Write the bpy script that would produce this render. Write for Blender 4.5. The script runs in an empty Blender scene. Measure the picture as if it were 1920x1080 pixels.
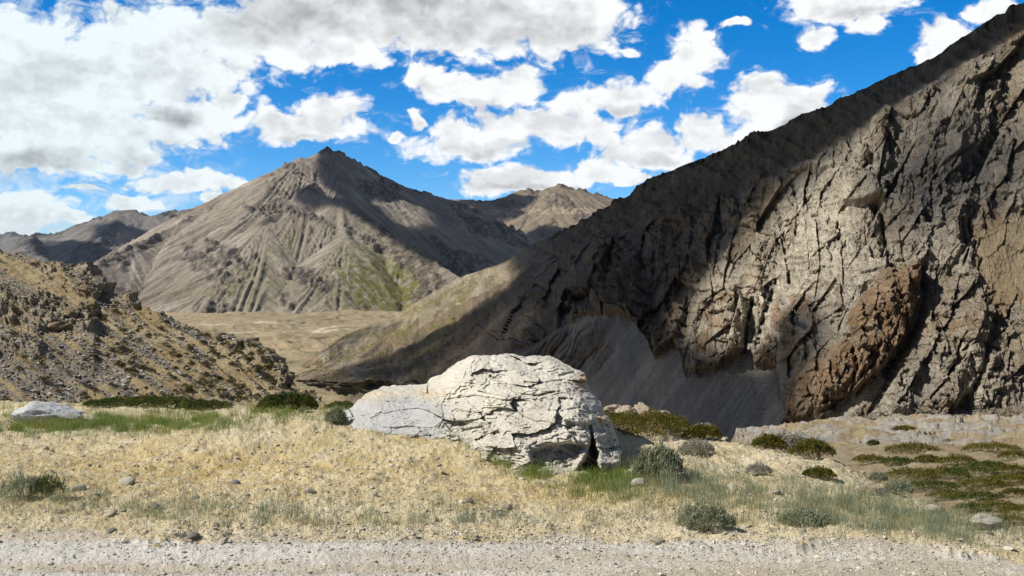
import bpy, math, random
import numpy as np
from mathutils import Vector
random.seed(7)
rng = np.random.default_rng(11)
S = bpy.context.scene
COL = S.collection

# ------------------------------------------------------------------ camera
F = 1920.0; CX = 960.0; HZ = 520.0; CAMZ = 2.0        # pixels of the 1920 px photograph
cam = bpy.data.cameras.new("camera"); camo = bpy.data.objects.new("camera", cam); COL.objects.link(camo)
camo.location = (0, 0, CAMZ); camo.rotation_euler = (math.radians(90), 0, 0)
cam.sensor_width = 36; cam.lens = 36; cam.shift_y = -(540 - HZ) / 1920.0
cam.clip_start = 0.1; cam.clip_end = 60000
S.camera = camo
S.view_settings.view_transform = 'Standard'; S.view_settings.look = 'None'
S.view_settings.exposure = 0.35; S.view_settings.gamma = 1.0

# ------------------------------------------------------------------ sun
SUN = np.array([-0.70, -0.20, 0.68]); SUN = SUN / np.linalg.norm(SUN)
sl = bpy.data.lights.new("sun", 'SUN'); sl.energy = 4.9; sl.angle = math.radians(0.5); sl.color = (1.0, 0.95, 0.86)
so = bpy.data.objects.new("sun", sl); COL.objects.link(so)
so.rotation_euler = Vector(tuple(SUN)).to_track_quat('Z', 'Y').to_euler()

# ------------------------------------------------------------------ world: sky texture with clouds in azimuth / elevation
W = bpy.data.worlds.new("World"); S.world = W; W.use_nodes = True
def build_world():
    nt = W.node_tree; nt.nodes.clear(); N = nt.nodes; L = nt.links
    def mathn(tree, op, a, b=None, c=None, clamp=False):
        n = tree.nodes.new('ShaderNodeMath'); n.operation = op; n.use_clamp = clamp
        for i, v in enumerate((a, b, c)):
            if v is None: continue
            if isinstance(v, (int, float)): n.inputs[i].default_value = v
            else: tree.links.new(v, n.inputs[i])
        return n.outputs[0]
    def ell(px, py, rx, ry):
        a = math.atan((px - CX) / F); e = (HZ - py) / F * math.cos(a)
        return a, e, rx / F * math.cos(a) ** 2, ry / F * math.cos(a)
    def field_group(name, ells, k):
        g = bpy.data.node_groups.new(name, 'ShaderNodeTree')
        g.interface.new_socket('P', in_out='INPUT', socket_type='NodeSocketVector')
        g.interface.new_socket('F', in_out='OUTPUT', socket_type='NodeSocketFloat')
        gi = g.nodes.new('NodeGroupInput'); go = g.nodes.new('NodeGroupOutput')
        cur = None
        for (px, py, rx, ry) in ells:
            a, e, ra, re = ell(px, py, rx, ry)
            vm = g.nodes.new('ShaderNodeVectorMath'); vm.operation = 'MULTIPLY_ADD'
            g.links.new(gi.outputs[0], vm.inputs[0])
            vm.inputs[1].default_value = (1 / ra, 1 / re, 0); vm.inputs[2].default_value = (-a / ra, -e / re, 0)
            ln = g.nodes.new('ShaderNodeVectorMath'); ln.operation = 'LENGTH'; g.links.new(vm.outputs[0], ln.inputs[0])
            o = ln.outputs['Value']
            cur = o if cur is None else mathn(g, 'SMOOTH_MIN', cur, o, k)
        g.links.new(cur, go.inputs[0]); return g
    clouds = [(90,140,330,130),(300,110,190,120),(-90,200,240,150),(345,215,100,70),(150,255,250,66),(60,292,200,42),(425,190,34,20),
        (700,10,330,95),(900,30,260,80),(1060,40,120,78),(600,100,170,34),(480,70,120,70),
        (880,170,118,36),(800,145,48,34),(965,150,48,32),(1320,62,36,34),(1310,105,50,36),(1265,145,66,36),(1180,180,90,32),
        (1080,190,60,30),(1000,228,120,32),(880,262,128,38),(1060,240,110,40),(772,228,20,18),
        (1220,278,106,36),(1310,252,50,40),(1375,262,60,30),(1160,190,60,30),
        (1440,185,76,50),(1505,200,62,44),(1455,232,100,40),(1000,335,150,26),(920,350,70,20),(1120,322,90,28),(1200,335,46,14),
        (565,238,128,36),(625,210,62,38),(728,256,16,12),
        (340,344,130,20),(430,345,60,16),(390,376,36,12),(250,380,64,16),(50,390,90,36),(0,425,120,26),(140,410,50,14),(150,355,40,9),
        (1590,14,120,34),(1530,70,34,18),(1620,52,44,24),(1770,72,50,40),(1722,104,34,18),(1880,12,70,26),(1640,-20,160,30),
        (1385,45,30,10),(1170,95,20,12)]
    grays = [(760,30,300,62),(980,50,140,40),(520,40,160,50),(120,300,230,30),(330,215,60,20),(900,200,70,14),
        (1010,270,140,16),(1230,298,100,14),(570,262,84,9),(1500,225,60,20),(870,282,90,12),(1190,212,70,14),(1020,352,120,10),(1620,26,90,16)]
    gF = field_group('cloud_shapes', clouds, 0.22); gG = field_group('cloud_bases', grays, 0.35)
    tc = N.new('ShaderNodeTexCoord'); sep = N.new('ShaderNodeSeparateXYZ'); L.new(tc.outputs['Generated'], sep.inputs[0])
    az = mathn(nt, 'ARCTAN2', sep.outputs[0], sep.outputs[1])
    h = mathn(nt, 'SQRT', mathn(nt, 'ADD', mathn(nt, 'MULTIPLY', sep.outputs[0], sep.outputs[0]), mathn(nt, 'MULTIPLY', sep.outputs[1], sep.outputs[1])))
    el = mathn(nt, 'DIVIDE', sep.outputs[2], mathn(nt, 'MAXIMUM', h, 0.02))
    P = N.new('ShaderNodeCombineXYZ'); L.new(az, P.inputs[0]); L.new(el, P.inputs[1])
    # perspective-free warp so that outlines billow
    def noise(vec, scale, detail, rough, dist=0.0, ysc=1.0, off=0.0):
        m = N.new('ShaderNodeMapping'); L.new(vec, m.inputs['Vector']); m.inputs['Scale'].default_value = (1, ysc, 1); m.inputs['Location'].default_value = (off, off * .7, off)
        n = N.new('ShaderNodeTexNoise'); n.noise_dimensions = '2D'; L.new(m.outputs[0], n.inputs['Vector']); n.inputs['Scale'].default_value = scale
        n.inputs['Detail'].default_value = detail; n.inputs['Roughness'].default_value = rough; n.inputs['Distortion'].default_value = dist
        return n
    def field(vec, shapes=True):
        w = noise(vec, 14, 4, .55, 0, 1.3)
        sub = N.new('ShaderNodeVectorMath'); sub.operation = 'SUBTRACT'; L.new(w.outputs['Color'], sub.inputs[0]); sub.inputs[1].default_value = (.5, .5, .5)
        sc = N.new('ShaderNodeVectorMath'); sc.operation = 'MULTIPLY'; L.new(sub.outputs[0], sc.inputs[0]); sc.inputs[1].default_value = (.05, .034, 0)
        ad = N.new('ShaderNodeVectorMath'); ad.operation = 'ADD'; L.new(vec, ad.inputs[0]); L.new(sc.outputs[0], ad.inputs[1])
        if shapes: g = N.new('ShaderNodeGroup'); g.node_tree = gF; L.new(ad.outputs[0], g.inputs[0])
        vo = N.new('ShaderNodeTexVoronoi'); vo.voronoi_dimensions = '2D'
        m = N.new('ShaderNodeMapping'); L.new(ad.outputs[0], m.inputs['Vector']); m.inputs['Scale'].default_value = (1, 1.35, 1)
        L.new(m.outputs[0], vo.inputs['Vector']); vo.inputs['Scale'].default_value = 34; vo.inputs['Detail'].default_value = 2.5; vo.inputs['Roughness'].default_value = .55
        n2 = noise(vec, 45, 8, .62, .3)
        b = mathn(nt, 'MULTIPLY', mathn(nt, 'SUBTRACT', .45, vo.outputs['Distance']), .55)
        c = mathn(nt, 'MULTIPLY', mathn(nt, 'SUBTRACT', n2.outputs['Fac'], .5), .55)
        bc = mathn(nt, 'ADD', b, c)
        return (mathn(nt, 'ADD', mathn(nt, 'SUBTRACT', 1.27, g.outputs[0]), bc) if shapes else None), ad.outputs[0], bc
    f0, pw, b0 = field(P.outputs[0])
    off = N.new('ShaderNodeVectorMath'); off.operation = 'ADD'; L.new(P.outputs[0], off.inputs[0]); off.inputs[1].default_value = (-.009, .015, 0)
    _, _, b1 = field(off.outputs[0], False)
    gg = N.new('ShaderNodeGroup'); gg.node_tree = gG; L.new(pw, gg.inputs[0])
    def ramp(x, a, b, lo=0.0, hi=1.0, smooth=True):
        mr = N.new('ShaderNodeMapRange'); mr.interpolation_type = 'SMOOTHSTEP' if smooth else 'LINEAR'
        L.new(x, mr.inputs[0]); mr.inputs[1].default_value = a; mr.inputs[2].default_value = b; mr.inputs[3].default_value = lo; mr.inputs[4].default_value = hi
        return mr.outputs[0]
    wisp = noise(P.outputs[0], 30, 9, .68, .6, 1.8, 3.0)
    mask = ramp(f0, -.06, .34)
    thin = mathn(nt, 'MULTIPLY', ramp(f0, -.42, .1), ramp(wisp.outputs['Fac'], .5, .74, 0, .55))
    # the upper left is a thin bright veil: more of it there
    veil = mathn(nt, 'MULTIPLY', ramp(az, -.22, -.36), ramp(wisp.outputs['Fac'], .42, .66, 0, .6))
    mask = mathn(nt, 'MAXIMUM', mask, mathn(nt, 'MAXIMUM', thin, mathn(nt, 'MULTIPLY', veil, ramp(f0, -.9, .0))))
    # unseen grey cloud added over the remaining sky, neutralising the fill light
    rest = noise(P.outputs[0], 2.6, 4, .6, 0, 1.6, 7.0)
    away = mathn(nt, 'MAXIMUM', ramp(mathn(nt, 'ABSOLUTE', az), .62, .8), ramp(el, .32, .45))
    rmask = mathn(nt, 'MULTIPLY', away, ramp(rest.outputs['Fac'], .38, .52))
    # thickness towards the sun darkens, bases are grey
    sh = ramp(f0, .3, 1.2, 0, .18)
    rel = ramp(mathn(nt, 'SUBTRACT', b0, b1), -.25, .25, .17, -.16, False)
    base = mathn(nt, 'MULTIPLY', ramp(gg.outputs[0], 1.3, .35, 0, 1), ramp(f0, .1, .6, .25, 1))
    big = noise(P.outputs[0], 9, 5, .6, 0, 1.8, 5.0)
    bigo = noise(off.outputs[0], 11, 4, .6, 0, 1.5, 9.0); bigp = noise(P.outputs[0], 11, 4, .6, 0, 1.5, 9.0)
    rel = mathn(nt, 'ADD', rel, ramp(mathn(nt, 'SUBTRACT', bigo.outputs['Fac'], bigp.outputs['Fac']), -.10, .10, -.10, .18, False))
    base = mathn(nt, 'MULTIPLY', base, ramp(big.outputs['Fac'], .3, .65, .65, 1.15, False))
    dark = mathn(nt, 'ADD', mathn(nt, 'ADD', sh, rel), mathn(nt, 'MULTIPLY', base, .50), clamp=True)
    cc = N.new('ShaderNodeMix'); cc.data_type = 'RGBA'; L.new(dark, cc.inputs[0])
    cc.inputs[6].default_value = (9.9, 10.1, 10.2, 1); cc.inputs[7].default_value = (4.0, 4.05, 4.2, 1)
    # the left clouds have a cold cast
    cold = N.new('ShaderNodeMix'); cold.data_type = 'RGBA'; cold.blend_type = 'MULTIPLY'; L.new(ramp(az, -.15, -.4, 0, 1), cold.inputs[0])
    L.new(cc.outputs[2], cold.inputs[6]); cold.inputs[7].default_value = (.88, .955, .98, 1)
    sky = N.new('ShaderNodeTexSky'); sky.sky_type = 'NISHITA'; sky.sun_disc = False
    sky.sun_elevation = math.asin(SUN[2]); sky.sun_rotation = math.atan2(SUN[0], SUN[1]); sky.altitude = 3000; sky.air_density = 1.0; sky.dust_density = .0; sky.ozone_density = 5.0
    hs = N.new('ShaderNodeHueSaturation'); hs.inputs['Saturation'].default_value = 1.36; hs.inputs['Value'].default_value = 1.5
    L.new(sky.outputs[0], hs.inputs['Color'])
    mx = N.new('ShaderNodeMix'); mx.data_type = 'RGBA'; L.new(mask, mx.inputs[0]); L.new(hs.outputs[0], mx.inputs[6]); L.new(cold.outputs[2], mx.inputs[7])
    bg = N.new('ShaderNodeBackground'); m2 = N.new('ShaderNodeMix'); m2.data_type = 'RGBA'; L.new(rmask, m2.inputs[0]); L.new(mx.outputs[2], m2.inputs[6]); m2.inputs[7].default_value = (1.75, 1.9, 2.3, 1); L.new(m2.outputs[2], bg.inputs[0]); bg.inputs[1].default_value = .08
    out = N.new('ShaderNodeOutputWorld'); L.new(bg.outputs[0], out.inputs[0])
build_world()
W.cycles.sampling_method = 'MANUAL'; W.cycles.sample_map_resolution = 256
S.cycles.max_bounces = 4; S.cycles.diffuse_bounces = 2; S.cycles.transparent_max_bounces = 12

# ------------------------------------------------------------------ numeric noise
_perm = rng.permutation(4096)
_g = rng.normal(size=(4096, 3)); _g /= np.linalg.norm(_g, axis=1)[:, None]
def _h(i, j, k): return _perm[(_perm[(_perm[i & 4095] + j) & 4095] + k) & 4095]
_p32 = _perm.astype(np.int32); _gx, _gy, _gz = [np.ascontiguousarray(_g[:, q]).astype(np.float32) for q in range(3)]
def gn(p):
    p = np.asarray(p, float); sh = p.shape[:-1]; p = p.reshape(-1, 3); out = np.empty(len(p))
    for c in range(0, len(p), 60000):
        q = p[c:c + 60000]; i = np.floor(q); f = (q - i).astype(np.float32); i = i.astype(np.int32); u = f * f * f * (f * (f * 6 - 15) + 10)
        x, y, z = f[:, 0], f[:, 1], f[:, 2]; r = 0
        for dx in (0, 1):
            hx = _p32[(i[:, 0] + dx) & 4095] + i[:, 1]; wx = u[:, 0] if dx else 1 - u[:, 0]
            for dy in (0, 1):
                hy = _p32[(hx + dy) & 4095] + i[:, 2]; wy = wx * (u[:, 1] if dy else 1 - u[:, 1])
                for dz in (0, 1):
                    h = _p32[(hy + dz) & 4095]; wz = u[:, 2] if dz else 1 - u[:, 2]
                    r = r + wy * wz * (_gx[h] * (x - dx) + _gy[h] * (y - dy) + _gz[h] * (z - dz))
        out[c:c + 60000] = r
    return (out * 1.5).reshape(sh)
def P3(x, y, z=0.0): return np.stack(np.broadcast_arrays(np.asarray(x, float), np.asarray(y, float), np.asarray(z, float)), -1)
def fbm(p, o=5, l=2.03, g=.5):
    a = 1; s = 0; t = 0
    for k in range(o): s = s + a * gn(p + 17.3 * k); t += a; p = p * l; a *= g
    return s / t
def ridged(p, o=5, l=2.1, g=.55):
    a = 1; s = 0; t = 0
    for k in range(o): s = s + a * (1 - np.abs(gn(p + 31.7 * k)) * 2.2); t += a; p = p * l; a *= g
    return s / t
def vor(x, y, seed=0):
    """2-D cells: returns F1, F2-F1 and a random value per nearest cell"""
    ix = np.floor(x).astype(np.int64); iy = np.floor(y).astype(np.int64)
    f1 = np.full(x.shape, 9.); f2 = np.full(x.shape, 9.); cid = np.zeros(x.shape); ox = np.zeros(x.shape); oy = np.zeros(x.shape)
    for dx in (-1, 0, 1):
        for dy in (-1, 0, 1):
            hh = _h(ix + dx, iy + dy, seed + 0 * ix)
            qx = ix + dx + (_perm[hh] / 4096.); qy = iy + dy + (_perm[(hh + 77) & 4095] / 4096.)
            d = np.hypot(x - qx, y - qy)
            n = d < f1
            f2 = np.where(n, f1, np.minimum(f2, d)); cid = np.where(n, _perm[(hh + 311) & 4095] / 4096., cid); ox = np.where(n, x - qx, ox); oy = np.where(n, y - qy, oy); f1 = np.where(n, d, f1)
    return f2 - f1, cid, ox * ((cid * 37.3) % 1 - .5) * 2 + oy * ((cid * 91.7) % 1 - .5)
def sst(x, a, b):
    t = np.clip((x - a) / (b - a), 0, 1); return t * t * (3 - 2 * t)
def U(px, py, d): return np.array([(px - CX) / F * d, d, CAMZ + (HZ - py) / F * d])
def proj(v):
    y = np.maximum(v[..., 1], .1); return CX + v[..., 0] / y * F, HZ - (v[..., 2] - CAMZ) / y * F
def inpoly(x, y, poly):
    r = np.zeros(np.shape(x), bool); n = len(poly); j = n - 1
    for i in range(n):
        xi, yi = poly[i]; xj, yj = poly[j]
        c = ((yi > y) != (yj > y)) & (x < (xj - xi) * (y - yi) / ((yj - yi) + 1e-9) + xi)
        r ^= c; j = i
    return r
def dpoly(x, y, pts, closed=False):
    """distance to a polyline, its arc position"""
    best = np.full(np.shape(x), 1e9); arc = np.zeros(np.shape(x)); s = 0
    n = len(pts); rngi = range(n if closed else n - 1)
    for i in rngi:
        ax, ay = pts[i][:2]; bx, by = pts[(i + 1) % n][:2]; L = math.hypot(bx - ax, by - ay) + 1e-9
        t = np.clip(((x - ax) * (bx - ax) + (y - ay) * (by - ay)) / L ** 2, 0, 1)
        d = np.hypot(x - ax - t * (bx - ax), y - ay - t * (by - ay)); m = d < best
        best = np.where(m, d, best); arc = np.where(m, s + t * L, arc); s += L
    return best, arc
def sdpoly(x, y, poly):
    d, _ = dpoly(x, y, poly, True); return np.where(inpoly(x, y, poly), d, -d)

# ------------------------------------------------------------------ object helpers
def tag(o, label=None, cat=None, group=None, kind=None):
    for k, v in (('label', label), ('category', cat), ('group', group), ('kind', kind)):
        if v: o[k] = v
    return o
def mesh_np(name, verts, faces, smooth=True):
    me = bpy.data.meshes.new(name); verts = np.asarray(verts, np.float32); faces = np.asarray(faces, np.int32)
    n = faces.shape[1]
    me.vertices.add(len(verts)); me.vertices.foreach_set('co', verts.ravel())
    me.loops.add(faces.size); me.loops.foreach_set('vertex_index', faces.ravel())
    me.polygons.add(len(faces)); me.polygons.foreach_set('loop_start', np.arange(0, faces.size, n, dtype=np.int32))
    me.update(calc_edges=True)
    me.polygons.foreach_set('use_smooth', np.full(len(faces), smooth)); me.validate(); return me
def attr(me, name, val):
    a = me.attributes.new(name, 'FLOAT', 'POINT'); a.data.foreach_set('value', np.asarray(val, np.float32).ravel())
def link(name, me, mat, parent=None):
    o = bpy.data.objects.new(name, me)
    if mat: me.materials.append(mat)
    COL.objects.link(o)
    if parent: o.parent = parent
    return o
def gridf(nr, nc, keep=None, flip=False):
    i = np.arange(nr - 1)[:, None] * nc + np.arange(nc - 1)[None, :]
    f = np.stack([i, i + nc, i + nc + 1, i + 1], -1).reshape(-1, 4)
    if keep is not None: f = f[keep.reshape(-1)]
    return f[:, ::-1] if flip else f
def compact(v, f, *attrs):
    u, inv = np.unique(f, return_inverse=True); return (v[u], inv.reshape(f.shape)) + tuple(a[u] for a in attrs)
def gnormal(V):
    a = np.gradient(V, axis=0); b = np.gradient(V, axis=1); n = np.cross(b, a); n /= np.linalg.norm(n, axis=-1)[..., None] + 1e-9
    return n

# ------------------------------------------------------------------ material builder
class M:
    def __init__(s, name, rough=.95):
        s.m = bpy.data.materials.new(name); s.m.use_nodes = True; s.t = s.m.node_tree; s.N = s.t.nodes; s.L = s.t.links
        s.b = s.N['Principled BSDF']; s.b.inputs['Roughness'].default_value = rough; s.b.inputs['Specular IOR Level'].default_value = .15
        s.co = s.N.new('ShaderNodeTexCoord').outputs['Object']
    def map(s, scale=(1, 1, 1), rot=(0, 0, 0), co=None):
        m = s.N.new('ShaderNodeMapping'); s.L.new(co or s.co, m.inputs[0]); m.inputs['Scale'].default_value = scale; m.inputs['Rotation'].default_value = rot; return m.outputs[0]
    def noise(s, scale, detail=6, rough=.6, co=None, dist=0):
        n = s.N.new('ShaderNodeTexNoise'); s.L.new(co or s.co, n.inputs['Vector']); n.inputs['Scale'].default_value = scale; n.inputs['Detail'].default_value = detail
        n.inputs['Roughness'].default_value = rough; n.inputs['Distortion'].default_value = dist; return n.outputs['Fac']
    def vor(s, scale, feature='F1', co=None, out='Distance', rnd=1):
        n = s.N.new('ShaderNodeTexVoronoi'); n.feature = feature; s.L.new(co or s.co, n.inputs['Vector']); n.inputs['Scale'].default_value = scale; n.inputs['Randomness'].default_value = rnd; return n.outputs[out]
    def ramp(s, x, a, b, lo=0., hi=1.):
        m = s.N.new('ShaderNodeMapRange'); s.L.new(x, m.inputs[0])
        for i, v in enumerate((a, b, lo, hi)): m.inputs[i + 1].default_value = v
        return m.outputs[0]
    def at(s, name):
        n = s.N.new('ShaderNodeAttribute'); n.attribute_name = name; return n.outputs['Fac']
    def math(s, op, a, b=0., clamp=False):
        n = s.N.new('ShaderNodeMath'); n.operation = op; n.use_clamp = clamp
        for i, v in enumerate((a, b)):
            if isinstance(v, (int, float)): n.inputs[i].default_value = v
            else: s.L.new(v, n.inputs[i])
        return n.outputs[0]
    def mix(s, f, a, b, mode='MIX'):
        n = s.N.new('ShaderNodeMix'); n.data_type = 'RGBA'; n.blend_type = mode
        for i, v in ((0, f), (6, a), (7, b)):
            if isinstance(v, (int, float)): n.inputs[i].default_value = v
            elif isinstance(v, tuple): n.inputs[i].default_value = v + (1,) if len(v) == 3 else v
            else: s.L.new(v, n.inputs[i])
        return n.outputs[2]
    def bump(s, h, dist, strength=1., prev=None):
        n = s.N.new('ShaderNodeBump'); s.L.new(h, n.inputs['Height']); n.inputs['Distance'].default_value = dist; n.inputs['Strength'].default_value = strength
        if prev: s.L.new(prev, n.inputs['Normal'])
        return n.outputs[0]
    def done(s, col, nrm=None):
        s.L.new(col, s.b.inputs['Base Color'])
        if nrm: s.L.new(nrm, s.b.inputs['Normal'])
        return s.m

SHADED = []      # world points that lie under a passing cloud, filled in by the terrain builders
def shade_pts(V, px, py, nrm, polys, which):
    view = -V.copy(); view[..., 2] += CAMZ
    face = (nrm * view).sum(-1) > -.2 * np.linalg.norm(view, axis=-1)
    for poly, w in polys:
        m = inpoly(px, py, poly) & face
        SHADED.append((which, w, V[m]))

# ================================================================== FAR MOUNTAINS (ridge networks, real height fields)
def tents(X, Y, ridges, slope):
    Z = np.full(X.shape, -1e9); T = np.zeros(X.shape); D = np.zeros(X.shape); R = np.zeros(X.shape)
    off = 0
    for ri, (rd, sl) in enumerate(ridges):
        pts = [U(*p) for p in rd]; s = 0
        for a, b in zip(pts[:-1], pts[1:]):
            L = math.hypot(b[0] - a[0], b[1] - a[1]) + 1e-9
            t = np.clip(((X - a[0]) * (b[0] - a[0]) + (Y - a[1]) * (b[1] - a[1])) / L ** 2, 0, 1)
            d = np.hypot(X - a[0] - t * (b[0] - a[0]), Y - a[1] - t * (b[1] - a[1]))
            z = a[2] + t * (b[2] - a[2]) - (sl or slope) * d
            m = z > Z
            Z = np.where(m, z, Z); T = np.where(m, off + s + t * L, T); D = np.where(m, d, D); R = np.where(m, ri, R); s += L
        off += 5000
    return Z, T, D, R
def mountain(name, ridges, bounds, step, slope, mat, floor, gully, rock, shades=None, which='', attrs=None, seed=0, band=None):
    x0, x1, y0, y1 = bounds
    xs = np.arange(x0, x1, step); ys = np.arange(y0, y1, step); X, Y = np.meshgrid(xs, ys)
    wx = fbm(P3(X / 260, Y / 260, seed), 4) * gully * 1.5; wy = fbm(P3(X / 260, Y / 260, seed + 9), 4) * gully * 1.5
    Z0, T, D, R = tents(X, Y, ridges, slope); Zw, Tw, Dw, Rw = tents(X + wx, Y + wy, ridges, slope)
    gx = np.gradient(Z0, axis=1); gy = np.gradient(Z0, axis=0); wR = sst(-gx / (np.hypot(gx, gy) + 1e-6), -.25, .25)
    rc = (1 - wR) * (.75 * X - Z0) + wR * (-.8 * X - Z0) + wx; al = (1 - wR) * (X + .75 * Z0) + wR * (X - .8 * Z0)
    k = sst(D, 0, gully * 5); Z = Z0 * (1 - k) + Zw * k; T = Tw; 
    fall = sst(D, 5, gully * 9)
    g1 = ridged(P3(rc / (gully * 5.5), al / (gully * 30), seed), 4) - .4
    g2 = ridged(P3(rc / (gully * 1.6), al / (gully * 10), seed + 5), 4) - .4
    Z = Z + fall * gully * (g1 * .75 + g2 * .26)
    # rock ribs, dipping bands
    rn = ridged(P3((X + .5 * Z) / (rock * 9), Y / (rock * 9), (Z - .35 * X) / (rock * 2.6) + seed), 5)
    rm = sst(fbm(P3((X - .8 * Z) / (rock * 26), Y / (rock * 30), (Z + .55 * X) / (rock * 7) + seed), 5), .02, .22)
    crest = sst(D, gully * 5, 0) if True else 0
    crest = 1 - sst(D, 0, gully * 4)
    rk = np.clip(rm + crest * .9 * sst(fbm(P3(X / (rock * 9), Y / (rock * 9), seed), 3), -.15, .15), 0, 1)
    Z = Z + rk * rock * (rn - .5) * 2.3 + fbm(P3(X / 9 / step * 2, Y / 9 / step * 2, seed), 4) * step * .9
    if band is not None: Z, bm = band(X, Y, Z)
    else: bm = np.zeros(X.shape)
    Z = np.maximum(Z, floor - 30)
    V = P3(X, Y, Z); n = gnormal(V); n *= np.sign(n[..., 2:3]); px, py = proj(V)
    keep = (Z[:-1, :-1] > floor - 29)
    v, f, a1, a2, a3, a4 = compact(V.reshape(-1, 3), gridf(len(ys), len(xs), keep), rk.ravel(), (attrs(px, py, V) if attrs else np.zeros(X.shape)).ravel(), (rc / gully).ravel(), bm.ravel())
    me = mesh_np(name, v, f); attr(me, 'rock', a1); attr(me, 'green', a2); attr(me, 'rill', a3 + 0); attr(me, 'band', a4)
    attr(me, 'down', (al.ravel() / gully)[np.unique(gridf(len(ys), len(xs), keep))])
    o = link(name, me, mat); tag(o, kind='structure')
    if shades: shade_pts(V, px, py, n, shades, which)
    return o

def mountain_mat(name, soil1, soil2, rock, green, sc, streak=1.0):
    m = M(name)
    comb = m.N.new('ShaderNodeCombineXYZ'); m.L.new(m.math('MULTIPLY', m.at('rill'), .55 * streak), comb.inputs[0]); m.L.new(m.math('MULTIPLY', m.at('down'), .05), comb.inputs[1])
    st = m.noise(1.3, 8, .72, comb.outputs[0])
    n1 = m.noise(.004 * sc, 8, .62); n2 = m.noise(.05 * sc, 7, .7); n3 = m.noise(.25 * sc, 4, .7)
    c = m.mix(m.ramp(m.math('ADD', m.math('MULTIPLY', st, .8), m.math('MULTIPLY', n1, .4)), .47, .72), soil1, soil2)
    c = m.mix(m.math('MULTIPLY', m.at('green'), m.ramp(m.math('ADD', n2, m.math('MULTIPLY', st, .5)), .62, .92), True), c, green)
    c = m.mix(m.math('MULTIPLY', m.ramp(m.at('rock'), .3, .8), m.ramp(n2, .38, .6), True), c, rock)
    c = m.mix(m.ramp(m.at('band'), .2, .8), c, tuple(x * 1.25 for x in soil2))
    cf = m.N.new('ShaderNodeCombineXYZ'); m.L.new(m.math('MULTIPLY', m.at('rill'), 1.9), cf.inputs[0]); m.L.new(m.math('MULTIPLY', m.at('down'), .16), cf.inputs[1]); sf = m.noise(1.0, 6, .7, cf.outputs[0], .4)
    c = m.mix(.8, c, m.mix(m.ramp(sf, .36, .64), (.62, .60, .58), (1.32, 1.32, 1.32)), 'MULTIPLY')
    c = m.mix(.55, c, m.mix(m.ramp(n3, .3, .7), (.55, .55, .55), (1.35, 1.35, 1.35)), 'MULTIPLY')
    b = m.bump(n2, 5 / sc, .7); b = m.bump(n3, 2.5 / sc, .6, b)
    return m.done(c, b)

mm_main = mountain_mat('mountain_scree', (.155, .128, .102), (.335, .298, .248), (.078, .064, .058), (.125, .120, .035), 1.0)
mm_far = mountain_mat('far_scree', (.17, .135, .10), (.26, .21, .15), (.10, .085, .075), (.12, .11, .05), .6)
mm_left = mountain_mat('left_range_scree', (.13, .125, .115), (.21, .195, .18), (.05, .055, .065), (.12, .12, .08), .6)

main_ridges = [
    ([(60,560,2150),(100,540,2250),(160,506,2400),(250,458,2600),(330,422,2750),(400,386,2850),(440,376,2900),(500,341,3000),(545,306,3070),(558,297,3080),(566,292,3080),(574,300,3090),(592,289,3120),(612,277,3150),(625,280,3150),
      (640,287,3150),(700,320,3150),(760,350,3150),(850,376,3100),(920,405,3050),(1000,455,2950),(1080,500,2850),(1200,560,2700)], .56),
    ([(598,322,3080),(590,345,2900),(575,352,2760),(582,366,2745),(600,369,2735),(625,376,2710),(660,388,2690),(700,412,2650),(760,457,2550),(820,494,2440),(860,518,2380),(900,545,2300)], .74),
    ([(640,382,2700),(648,440,2560),(636,500,2420),(610,560,2290),(595,612,2150)], .60),
    ([(575,352,2760),(500,410,2650),(440,470,2520),(400,540,2350),(380,600,2200)], .58),
    ([(500,341,3000),(430,405,2850),(350,470,2650),(290,540,2430)], .57),
    ([(330,422,2750),(260,475,2600),(210,520,2450)], .57),
    ([(760,350,3150),(770,390,2980),(800,430,2800),(840,470,2680),(870,510,2560)], .60),
]
def main_green(px, py, V):
    g = np.exp(-((px - 720) / 120) ** 2 - ((py - 520) / 80) ** 2) * 1.6
    g += np.exp(-((px - 450) / 130) ** 2 - ((py - 545) / 40) ** 2) * .8
    g += np.exp(-(((px - 520) + (py - 470) * 1.2) / 30) ** 2 - ((py - 480) / 60) ** 2) * .6
    g += 1.3 * np.exp(-((px - 740) / 70) ** 2 - ((py - 560) / 40) ** 2)
    g += np.exp(-((px - 430) / 160) ** 2 - ((py - 400) / 50) ** 2) * .25
    return g
main_sh = [([(608,284),(640,292),(690,325),(706,345),(690,372),(652,372),(622,352),(600,330)], 1.0),
           ([(700,322),(760,350),(850,376),(920,405),(1000,455),(890,512),(866,514),(820,486),(775,445),(790,432),(830,430),(830,405),(790,380),(748,366),(716,345)], 1.0),
           ([(620,374),(660,386),(700,410),(760,452),(850,512),(800,482),(738,446),(692,416),(650,392)], .9),
           ([(560,350),(600,368),(598,388),(560,384)], .7)]
mountain('mountain', main_ridges, (-1350, 520, 1950, 3700), 3.0, .6, mm_main, -80, 17, 11, main_sh, 'main', main_green, 1)
left_ridges = [
    ([(-420,520,4600),(-150,480,4800),(0,466,5000),(30,452,5000),(60,440,5000),(150,420,5100),(205,403,5180),(218,395,5200),(224,394,5200),(250,394,5200),(290,398,5200),(300,401,5200),(330,394,5300),(360,396,5300),(440,400,5400),(520,430,5500),(700,450,5600)], .5),
    ([(224,394,5200),(215,420,4950),(190,450,4700),(160,490,4300),(140,540,3900)], .5),
    ([(60,440,5000),(70,470,4700),(90,500,4300),(100,540,4000)], .5),
    ([(330,394,5300),(300,430,5000),(270,465,4600),(255,520,4200)], .5),
    ([(440,400,5400),(380,440,5000),(330,480,4600)], .5)]
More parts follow.
